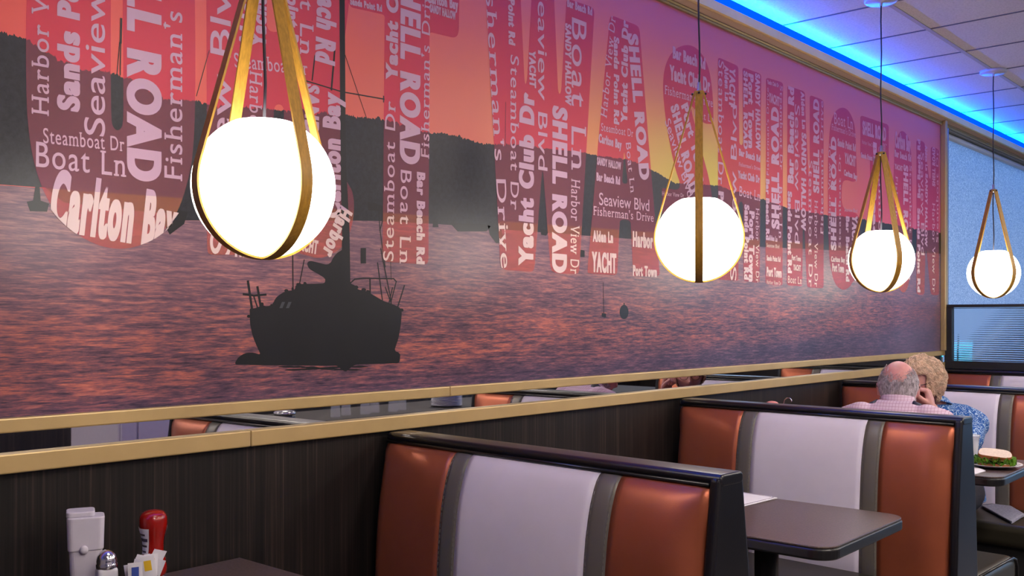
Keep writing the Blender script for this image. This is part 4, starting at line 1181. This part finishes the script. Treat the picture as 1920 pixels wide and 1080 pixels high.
def slice_(z, tilt):
    out = [(.070, -.045), (.074, .010), (.060, .046), (.020, .054), (-.04, .052), (-.062, .036), (-.070, -.010), (-.066, -.046), (0, -.052)]
    out = rounded(out, .012); b = MB(); b.prism(out, 'z', 0, .016); o = b.build('bread_slice', ['bread', 'crust'], st, True, .004, 3)
    me = o.data
    for p in me.polygons:
        if abs(p.normal.z) < .5: p.material_index = 1
    o.location = (0, 0, z); o.rotation_euler = tilt
    return o


slice_(.0, (0, 0, 0)); slice_(.056, (R(17), R(5), R(4)))
rl = random.Random(5)
b = MB()
for k in range(3):
    ph = rl.uniform(0, 6)
    b.grid(lambda a, c: ((.02 + .060 * c) * math.cos(2 * PI * a) * 1.12 + .003 * math.sin(23 * a * PI * 2 / 3 + ph), (.015 + .046 * c) * math.sin(2 * PI * a), .021 + k * .010 + (.013 * math.sin(2 * PI * a * (15 + k) + ph) + .005 * math.sin(2 * PI * a * 37)) * c ** 2 - .004 * c), 220, 8)
b.build('lettuce', 'lettuce', st, True)
b = MB()
for k in range(3):
    b.prism([(p[0] * (.90 + .03 * k), p[1] * .9) for p in rrect(-.068, -.048, .070, .048, .02, 5)], 'z', .030 + k * .009, .037 + k * .009)
b.build('filling', 'filling', st, False, .002)

# plastic cup
t = thing('plastic_cup', 'clear plastic water cup standing beside the sandwich plate', 'cup', (.926, 4.520, TZ))
b = MB(); b.lathe([(.0005, .001), (.026, .001), (.030, .07), (.0335, .108), (.036, .110), (.036, .114), (.034, .1145), (.0325, .108), (.0285, .06), (.0248, .004), (.0005, .004)], 32); b.build('wall', 'cup', t, True)
b = MB(); b.lathe([(.0005, .005), (.0245, .005), (.029, .070), (.0005, .070)], 28); b.build('ice_water', 'cup', t, True)
b = MB(); b.lathe([(.0005, .1146), (.037, .1146), (.037, .120), (.033, .122), (.012, .124), (.0005, .124)], 28); b.build('lid', 'cup', t, True)

# ------------------------------------------------------------------ service counter across the aisle (seen in the mirror strip)
t = thing('service_counter', 'low white and black service counter across the aisle', 'counter', (2.95, 5.6, 0))
b = MB(); b.box((.02, -2.5, .10), (.62, 2.5, .69)); b.build('body', 'black', t)
b = MB(); b.box((0, -2.52, .69), (.66, 2.52, .725)); b.build('worktop', 'worktop', t, False, .006)
for k in range(8):
    y = -2.48 + .62 * k
    b = MB(); b.box((0, y + .01, .12), (.02, y + .60, .67)); dd = b.build('door', 'black_plastic', t, False, .004)
    b = MB(); b.tube([(-.02, y + .24, .62), (-.02, y + .38, .62)], .006, 8); b.build('handle', 'chrome', dd, True)
t = thing('white_cabinet', 'white appliance cabinet standing at the near end of the counter', 'cabinet', (2.95, 2.75, 0))
b = MB(); b.box((0, -.20, .05), (.6, .20, .92)); b.build('body', 'white_plastic', t, False, .01, 3)
b = MB(); b.box((-.015, -.19, .10), (0, -.10, .88)); b.box((-.015, -.09, .10), (0, .19, .88)); dd = b.build('door', 'white_plastic', t, False, .006)
b = MB(); b.tube([(-.03, -.04, .2), (-.03, -.04, .5)], .01, 8); b.build('handle', 'chrome', dd, True)
for k in range(8):
    t = thing('dinner_plate', 'white dinner plate in the stack on the service counter', 'plate', (3.12, 5.25, .725 + k * .011), 0, 'plates stacked on the counter')
    b = MB(); b.lathe([(.0005, .001), (.07, .001), (.12, .012), (.122, .014), (.068, .005), (.0005, .005)], 32); b.build('dish', 'ceramic', t, True)
t = thing('chrome_canister', 'chrome lidded canister on the service counter', 'canister', (3.10, 3.75, .725))
b = MB(); b.lathe([(.0005, 0), (.07, 0), (.07, .05), (.0005, .05)], 28); b.build('body', 'black_plastic', t, True)
b = MB(); b.lathe([(.073, .048), (.073, .062), (.06, .072), (.0005, .08)], 28); b.build('lid', 'chrome', t, True)
for k in range(6):
    t = thing('drinking_glass', 'upturned drinking glass in the row on the service counter', 'glass', (3.08 + .05 * (k % 2), 4.15 + .13 * k, .726), 0, 'glasses on the counter')
    b = MB(); b.lathe([(.035, 0), (.032, .06), (.028, .10), (.0005, .10)], 20, cap=False); b.build('wall', 'dim_glass', t, True)

# ------------------------------------------------------------------ the seated couple
from mathutils.bvhtree import BVHTree


def capsule(b, pts, rad, seg=14):
    """closed tapered limb with rounded ends"""
    P = [Vector(p) for p in pts]
    d0 = (P[0] - P[1]).normalized(); d1 = (P[-1] - P[-2]).normalized()
    path, rr = [], []
    for a in (80, 50, 25): path.append(P[0] + d0 * rad[0] * math.sin(R(a))); rr.append(rad[0] * math.cos(R(a)))
    path += P; rr += list(rad)
    for a in (25, 50, 80): path.append(P[-1] + d1 * rad[-1] * math.sin(R(a))); rr.append(rad[-1] * math.cos(R(a)))
    b.tube(path, rr, seg)


def rings(b, rows, seg=36, power=2.3):
    """trunk from stacked super-ellipses: (cx, cy, cz, rx, ry)"""
    vs = []
    for cx, cy, cz, rx, ry in rows:
        for k in range(seg):
            a = 2 * PI * k / seg; ca, sa_ = math.cos(a), math.sin(a)
            vs.append((cx + rx * math.copysign(abs(ca) ** (2 / power), ca), cy + ry * math.copysign(abs(sa_) ** (2 / power), sa_), cz))
    n = len(rows)
    fs = [(i * seg + k, i * seg + (k + 1) % seg, (i + 1) * seg + (k + 1) % seg, (i + 1) * seg + k) for i in range(n - 1) for k in range(seg)]
    fs += [tuple(range(seg))[::-1], tuple((n - 1) * seg + k for k in range(seg))]
    b.add(vs, fs)


def g3(p, c, s): return math.exp(-sum(((p[i] - c[i]) / s[i]) ** 2 for i in range(3)))


def head_geo(bald=True):
    bm = bmesh.new(); bmesh.ops.create_icosphere(bm, subdivisions=5, radius=1)
    vs, nd = [], []
    for v in bm.verts:
        n = v.co.normalized(); x, y, z = n.x * .077, n.y * .097, n.z * .116
        if z < 0:
            k = (-z / .116)
            x *= 1 - .30 * k ** 1.4
            if y < 0: y *= 1 - .38 * k ** 1.2
            else: y *= 1 - .10 * k ** 2
        if y < 0 and z > -.02: y *= 1.06
        p = (x, y, z); q = Vector(p); out = Vector((n.x, n.y, 0)).normalized() if abs(n.z) < .97 else Vector((0, 0, 1))
        dy = 0.0
        dy += .024 * g3(p, (0, .094, -.022), (.0115, .05, .016)) + .013 * g3(p, (0, .094, .004), (.009, .05, .024))      # nose
        dy += .006 * g3(p, (0, .095, .030), (.045, .05, .010))                                                          # brow ridge
        for s in (-1, 1):
            dy -= .011 * g3(p, (s * .030, .085, .010), (.016, .05, .011)); dy += .005 * g3(p, (s * .030, .085, .009), (.009, .05, .006))
            dy += .005 * g3(p, (s * .045, .070, -.026), (.02, .05, .02)); dy += .004 * g3(p, (s * .011, .094, -.030), (.007, .05, .006))
        dy += .006 * g3(p, (0, .09, -.060), (.022, .05, .007)) - .004 * g3(p, (0, .09, -.0655), (.024, .05, .0022)) + .006 * g3(p, (0, .09, -.071), (.019, .05, .006))
        dy += .010 * g3(p, (0, .08, -.100), (.024, .05, .016))                                                          # chin
        q.y += dy
        vs.append(q); nd.append(n)
    fs = [tuple(v.index for v in f.verts) for f in bm.faces]
    bm.free()
    return vs, nd, fs


HEAD_V, HEAD_N, HEAD_F = head_geo()


def ear(b, s, M4):
    for c, r in (((s * .077, -.004, -.004), (.007, .015, .028)), ((s * .081, -.010, .006), (.006, .013, .017)), ((s * .077, .001, -.024), (.006, .009, .010))):
        bm = bmesh.new(); bmesh.ops.create_icosphere(bm, subdivisions=2, radius=1)
        b.add([M4 @ Vector((c[0] + v.co.x * r[0], c[1] + v.co.y * r[1], c[2] + v.co.z * r[2])) for v in bm.verts], [tuple(v.index for v in f.verts) for f in bm.faces]); bm.free()


def hand(b, wrist, axis, palm_n, curl, side, k=1.0):
    """palm, four fingers of different lengths and a thumb; palm_n is the way the palm faces, curl in degrees per knuckle"""
    a = Vector(axis).normalized(); n = Vector(palm_n); n = (n - a * n.dot(a)).normalized(); l = a.cross(n) * side   # towards the thumb
    w = Vector(wrist)
    for i, off in enumerate((.030, .010, -.010, -.028)):
        capsule(b, [w + l * off * .55 * k, w + a * .045 * k + l * off * .9 * k, w + a * (.088 - .004 * abs(i - 1)) * k + l * off * k], [.0155 * k, .0145 * k, .0105 * k], 10)
    for i, (off, ln) in enumerate(((.030, .070), (.010, .079), (-.010, .073), (-.029, .058))):
        p = w + a * (.088 - .004 * abs(i - 1)) * k + l * off * k; pts = [p]; ang = 0
        for j, fr in enumerate((.45, .30, .25)):
            ang += curl[j] + 3 * i; d = a * math.cos(R(ang)) + n * math.sin(R(ang)); p = p + d * ln * fr * k; pts.append(p)
        capsule(b, pts, [.0098 * k, .0090 * k, .0082 * k, .0072 * k], 10)
    p = w + a * .022 * k + l * .026 * k; pts = [p]
    for d, ln in ((a * .62 + l * .62 + n * .45, .038), (a * .80 + l * .18 + n * .6, .032), (a * .75 - l * .15 + n * .65, .026)):
        p = p + d.normalized() * ln * k; pts.append(p)
    capsule(b, pts, [.0135 * k, .0115 * k, .0100 * k, .0080 * k], 10)


def remeshed(b, name, mats, parent, voxel, smooth=4):
    o = b.build(name, mats, None)
    m = o.modifiers.new('r', 'REMESH'); m.mode = 'VOXEL'; m.voxel_size = voxel; m.use_smooth_shade = True
    m = o.modifiers.new('s', 'SMOOTH'); m.factor = .5; m.iterations = smooth
    dg = bpy.context.evaluated_depsgraph_get(); dg.update()
    me = bpy.data.meshes.new_from_object(o.evaluated_get(dg))
    o.modifiers.clear(); old = o.data; o.data = me; bpy.data.meshes.remove(old)
    o.data.materials.clear()
    for k in (mats if isinstance(mats, (list, tuple)) else [mats]): o.data.materials.append(M[k])
    for p in o.data.polygons: p.use_smooth = True; p.material_index = 0
    o.parent = parent
    return o


def paint_face(o, M4):
    inv = M4.inverted()
    for p in o.data.polygons:
        q = inv @ p.center
        if q.y < .05: continue
        for s in (-1, 1):
            e = math.hypot((q.x - s * .030) / .0125, (q.z - .009) / .0050)
            if e < 1: p.material_index = 3 if math.hypot(q.x - s * .030, q.z - .009) < .0048 else 2
            if abs((q.x - s * .031)) < .019 and abs(q.z - .030 + .08 * abs(abs(q.x) - .031)) < .0034: p.material_index = 4
        if math.hypot(q.x / .022, (q.z + .0655) / .0085) < 1: p.material_index = 1


def hair_shell(name, mt, M4, parent, keep, off):
    idx = {}; b = MB()
    for f in HEAD_F:
        if all(keep(HEAD_N[i], HEAD_V[i]) for i in f):
            q = []
            for i in f:
                if i not in idx:
                    idx[i] = len(b.v); b.v.append(tuple(M4 @ (HEAD_V[i] + HEAD_N[i] * off(HEAD_N[i], HEAD_V[i]))))
                q.append(idx[i])
            b.f.append(tuple(q)); b.m.append(0)
    return b


def head_point(n):              # head surface along a direction
    best = max(range(len(HEAD_N)), key=lambda i: HEAD_N[i].dot(n)); return HEAD_V[best]


def glasses(parent, M4):
    b = MB()
    for s in (-1, 1):
        b.tube([M4 @ Vector((s * .032 + .022 * math.cos(a), .104 - .002 * math.cos(a) ** 2, .006 + .016 * math.sin(a))) for a in [2 * PI * k / 24 for k in range(25)]], .0014, 6)
        b.tube([M4 @ Vector(p) for p in ((s * .054, .100, .010), (s * .076, .088, .012), (s * .083, .04, .012), (s * .085, -.012, .016), (s * .082, -.024, -.004))], .0017, 6)
    b.tube([M4 @ Vector(p) for p in ((-.010, .106, .010), (0, .112, .013), (.010, .106, .010))], .0014, 6)
    return b.build('glasses', 'glass_frame', parent, True)


def lower_body(b, sx=1.0, hip=.56):
    for s in (-1, 1):
        capsule(b, [(s * .09, .02, hip), (s * .105, .24, hip + .005), (s * .11, .43, hip - .02)], [.088, .078, .058])
        capsule(b, [(s * .11, .43, hip - .02), (s * .11, .455, .34), (s * .11, .45, .10)], [.056, .056, .038])
        capsule(b, [(s * .11, .43, .052), (s * .115, .50, .045), (s * .12, .575, .032)], [.040, .038, .028])


def trousers(parent, skirt=False):
    b = MB(); hip = .56
    for s in (-1, 1):
        capsule(b, [(s * .09, .02, hip), (s * .105, .24, hip + .005), (s * .11, .43, hip - .02)], [.096, .086, .067])
        capsule(b, [(s * .11, .43, hip - .02), (s * .11, .455, .34), (s * .11, .45, .13)], [.065, .066, .058])
    rings(b, [(0, .0, .48, .12, .10), (0, .0, .52, .17, .13), (0, .01, .62, .17, .125), (0, .015, .68, .155, .11)])
    remeshed(b, 'trousers', 'trousers', parent, .009)
    for s in (-1, 1):
        b = MB(); capsule(b, [(s * .11, .42, .046), (s * .115, .50, .044), (s * .12, .585, .034)], [.048, .046, .036]); b.build('shoe', 'shoe', parent, True)


# --- the man, seen from behind
man = thing('person', 'bald grey haired person in checked shirt and dark suspenders, back turned, head bowed', 'person', (.815, 3.875, 0), R(11))
HM = Matrix.Translation((-.004, .215, 1.110)) @ Matrix.Rotation(R(7), 4, 'Z') @ Matrix.Rotation(R(-24), 4, 'X')
TR = [(0, .0, .47, .13, .10), (0, .0, .52, .165, .125), (0, .015, .64, .160, .120), (0, .04, .78, .160, .118), (0, .07, .91, .172, .112), (0, .095, .985, .168, .095), (0, .11, 1.032, .118, .070), (0, .125, 1.062, .062, .055)]
b = MB(); rings(b, TR)
b.add([HM @ v for v in HEAD_V], HEAD_F)
for s in (-1, 1): ear(b, s, HM)
capsule(b, [(0, .115, 1.00), (.002, .15, 1.045), (.004, .195, 1.085)], [.062, .056, .054], 18)
for s in (-1, 1):
    capsule(b, [(s * .155, .085, .985), (s * .195, .17, .89), (s * .215, .26, .815)], [.052, .046, .041])
    capsule(b, [(s * .215, .26, .815), (s * .15, .36, .812), (s * .075, .435, .812)], [.040, .037, .027])
hand(b, (.070, .440, .812), (-.75, .66, 0), (0, .1, -1), (28, 30, 24), -1)
hand(b, (-.070, .440, .812), (.75, .66, 0), (0, .1, -1), (28, 30, 24), 1)
lower_body(b)
mb = remeshed(b, 'body', ['skin_man', 'lips', 'eye', 'iris', 'brow'], man, .0038, 3); paint_face(mb, HM)
b = MB(); rings(b, [(x, y, z, rx + .016, ry + .015) for x, y, z, rx, ry in TR[1:]])
rings(b, [(0, .11, 1.0, .13, .085), (0, .118, 1.045, .092, .070), (0, .130, 1.068, .070, .063)])
for s in (-1, 1):
    capsule(b, [(s * .125, .085, 1.0), (s * .165, .10, .988), (s * .198, .17, .89), (s * .217, .255, .82)], [.062, .066, .060, .054])
    capsule(b, [(s * .217, .26, .815), (s * .15, .355, .816), (s * .10, .405, .816)], [.050, .044, .036])
shirt = remeshed(b, 'shirt', 'check', man, .0055, 5)
bv = BVHTree.FromPolygons([v.co for v in shirt.data.vertices], [tuple(p.vertices) for p in shirt.data.polygons])
b = MB()                        # folded collar
def collar(a, c):
    th = -PI / 2 + (a - .5) * 2 * R(158)
    w = (1, .75, 0)
    up = .034 * math.sin(PI * min(c * 2, 1) / 2) if c < .5 else .034 - .046 * (c - .5) * 2
    ex = .0 if c < .5 else .012 * (c - .5) * 2 + .004
    r0 = .064 - .006 * min(c * 2, 1)
    return Vector((.003 + (r0 + ex) * math.cos(th), .150 + (r0 + ex) * .95 * math.sin(th) + .35 * up, 1.046 + up - .012 * math.sin(th)))
b.grid(collar, 48, 12); b.build('collar', 'check', man, True, solid=.0022)
for s in (-1, 1):               # suspenders follow the back of the shirt
    pts = []
    for k in range(30):
        f = k / 29
        if f < .22: tgt = Vector((s * .083, .125 - .03 * f / .22, 1.2)); dirv = Vector((0, 0, -1))
        else: tgt = Vector((s * (.083 - .06 * (f - .22) / .78), -.6, 1.0 - .34 * (f - .22) / .78)); dirv = Vector((0, 1, 0))
        hit = bv.ray_cast(tgt, dirv)
        if hit[0] is not None: pts.append((hit[0], hit[1]))
    b = MB(); vs = []; fs = []
    for i, (p, nrm) in enumerate(pts):
        t_ = (pts[min(i + 1, len(pts) - 1)][0] - pts[max(i - 1, 0)][0]).normalized(); w = t_.cross(nrm).normalized()
        for q in (-1, 1): vs.append(p + nrm * .003 + w * .0165 * q)
    for i in range(len(pts) - 1): fs.append((2 * i, 2 * i + 1, 2 * i + 3, 2 * i + 2))
    b.add(vs, fs); b.build('suspender', 'navy', man, True, solid=.003)
trousers(man)
rh = random.Random(21)


def bald(n):                    # > 0 where hair grows: a horseshoe round the back and sides
    c = Vector((0, -.55, .83)).normalized(); q = Vector((n.x * 1.30, n.y, n.z)).normalized()
    return math.degrees(math.acos(max(-1, min(1, q.dot(c))))) - 55 + 13 * noise.noise(n * 4.0) + 5 * noise.noise(n * 11.0)


def keep_m(n, v, lim=0):
    return bald(n) > lim and n.y < .42 + .1 * noise.noise(n * 6) and n.z > -.62 - .06 * noise.noise(n * 9) + .25 * max(0, n.y) and not (abs(n.x) > .8 and -.35 < n.z < .12 and n.y > -.30)
b = hair_shell('hair', 'hair_grey', HM, man, keep_m, lambda n, v: .0016 + min(.0045, max(0, bald(n)) * .00022) + .0016 * noise.noise(n * 14))
for k in range(1500):
    n = Vector((rh.gauss(0, 1), rh.gauss(-.55, .8), rh.gauss(-.05, .6))).normalized()
    if bald(n) < rh.uniform(-16, 4) or not keep_m(n, None, -17): continue
    sw = Vector((0, -.5, -1)) if rh.random() < .75 else Vector((rh.uniform(-1, 1), -.4, -.4))
    pts = []
    q = n.copy()
    for j in range(5):
        p = head_point(q); pts.append(HM @ (p + q * (.004 + .002 * math.sin(j + k)))); q = (q + (sw - q * sw.dot(q)) * .085 + Vector((rh.uniform(-.02, .02),) * 3)).normalized()
    b.tube(pts, [.0006, .0008, .0007, .0006, .0003], 4)
b.build('hair', 'hair_grey', man, True)
glasses(man, HM)

# --- the woman across the table
wom = thing('person', 'person with curly ash blond hair in a blue floral blouse, fist raised to the cheek', 'person', (.675, 4.975, 0), PI)
HW = Matrix.Translation((.030, .235, 1.094)) @ Matrix.Rotation(R(-34), 4, 'Z') @ Matrix.Rotation(R(-12), 4, 'X')
TW = [(0, .0, .47, .13, .10), (0, .0, .52, .170, .125), (-.005, .02, .64, .150, .118), (-.01, .05, .76, .150, .125), (-.01, .08, .85, .158, .122), (-.005, .11, .92, .150, .098), (0, .135, .965, .105, .070), (.003, .15, .995, .058, .052)]
b = MB(); rings(b, TW)
b.add([HW @ v for v in HEAD_V], HEAD_F)
for s in (-1, 1): ear(b, s, HW)
capsule(b, [(0, .13, .95), (.006, .165, 1.005), (.012, .205, 1.06)], [.056, .050, .050], 18)
capsule(b, [(-.135, .06, .895), (-.165, .20, .835), (-.120, .345, .812)], [.050, .044, .038])
capsule(b, [(-.120, .345, .812), (-.080, .360, .90), (-.052, .352, .985)], [.038, .036, .027])
hand(b, (-.050, .350, .985), (.22, .02, 1), (1, .15, -.1), (66, 78, 50), 1, 1.0)
capsule(b, [(.145, .08, .915), (.20, .19, .845), (.20, .28, .813)], [.048, .043, .038])
capsule(b, [(.20, .28, .813), (.12, .36, .812), (.04, .42, .812)], [.037, .034, .026])
hand(b, (.035, .424, .812), (-.8, .6, 0), (0, .1, -1), (24, 26, 20), -1, .95)
lower_body(b)
wb = remeshed(b, 'body', ['skin_woman', 'lips', 'eye', 'iris', 'brow'], wom, .0036, 2); paint_face(wb, HW)
b = MB(); rings(b, [(x, y, z, rx + .012, ry + .012) for x, y, z, rx, ry in TW[1:]])
rings(b, [(0, .135, .95, .125, .088), (0, .138, .972, .118, .084), (0, .142, .982, .095, .072)])
rings(b, [(0, .13, .94, .115, .085), (0, .142, .975, .080, .064), (.002, .15, .992, .066, .060)])
for s in (-1, 1): capsule(b, [(s * .04, .125, .945), (s * .10, .095, .925), (s * .148, .075, .900)], [.060, .072, .072])
capsule(b, [(-.100, .07, .902), (-.142, .075, .892), (-.168, .19, .842), (-.150, .27, .826)], [.060, .068, .060, .057])
capsule(b, [(.12, .085, .92), (.155, .095, .905), (.20, .18, .85), (.203, .235, .83)], [.055, .058, .054, .053])
remeshed(b, 'blouse', 'paisley', wom, .0055, 5)
b = MB()
def vcollar(a, c):
    th = -PI / 2 + (a - .5) * 2 * R(150)
    r = .060 + .022 * c
    return Vector((.004 + r * math.cos(th), .160 + r * .95 * math.sin(th), .998 + .026 * (1 - c) + .020 * math.sin(th)))
b.grid(vcollar, 40, 6); b.build('collar', 'paisley', wom, True, solid=.0025)
trousers(wom)
rw = random.Random(9)


def keep_w(n, v):
    return not (n.y > .02 - (.12 if n.x < 0 else 0) + .1 * noise.noise(n * 5) and n.z < .60 - .25 * abs(n.x) and abs(n.x) < .90) and n.z > -.72


def off_w(n, v):
    return .013 + .010 * noise.noise(n * 3.2 + Vector((3, 1, 7))) + .007 * noise.noise(n * 9) + .006 * max(0, n.z)
b = hair_shell('hair', 'hair_blond', HW, wom, keep_w, off_w); n_shell = len(b.f)
for k in range(3000):           # loose waves from the crown down
    n = Vector((rw.gauss(0, 1), rw.gauss(-.15, .8), rw.gauss(.35, .7))).normalized()
    if not keep_w(n, None): continue
    ph, ph2 = rw.uniform(0, 6.3), rw.uniform(0, 6.3); amp = rw.uniform(.0015, .004); lift = rw.uniform(-.003, .003)
    sw = Vector((rw.uniform(-.7, .7), -.45 + rw.uniform(-.5, .4), -1)); q = n.copy(); pts = []
    for j in range(8):
        p = head_point(q); tn = (sw - q * sw.dot(q)).normalized(); lt = q.cross(tn)
        pts.append(HW @ (p + q * (off_w(q, None) + lift + amp * math.sin(ph + j * 1.5)) + lt * (amp * 1.5 * math.sin(ph2 + j * 1.5))))
        q = (q + tn * .075).normalized()
        if not keep_w(q, None): break
    if len(pts) < 4: continue
    b.tube(pts, [.0005, .0009, .0011, .0011, .0010, .0009, .0006, .0003][:len(pts) - 1] + [.0004], 4)
b.m = [0 if i < n_shell else 1 for i in range(len(b.f))]
b.build('hair', ['hair_under', 'hair_blond'], wom, True)
glasses(wom, HW)
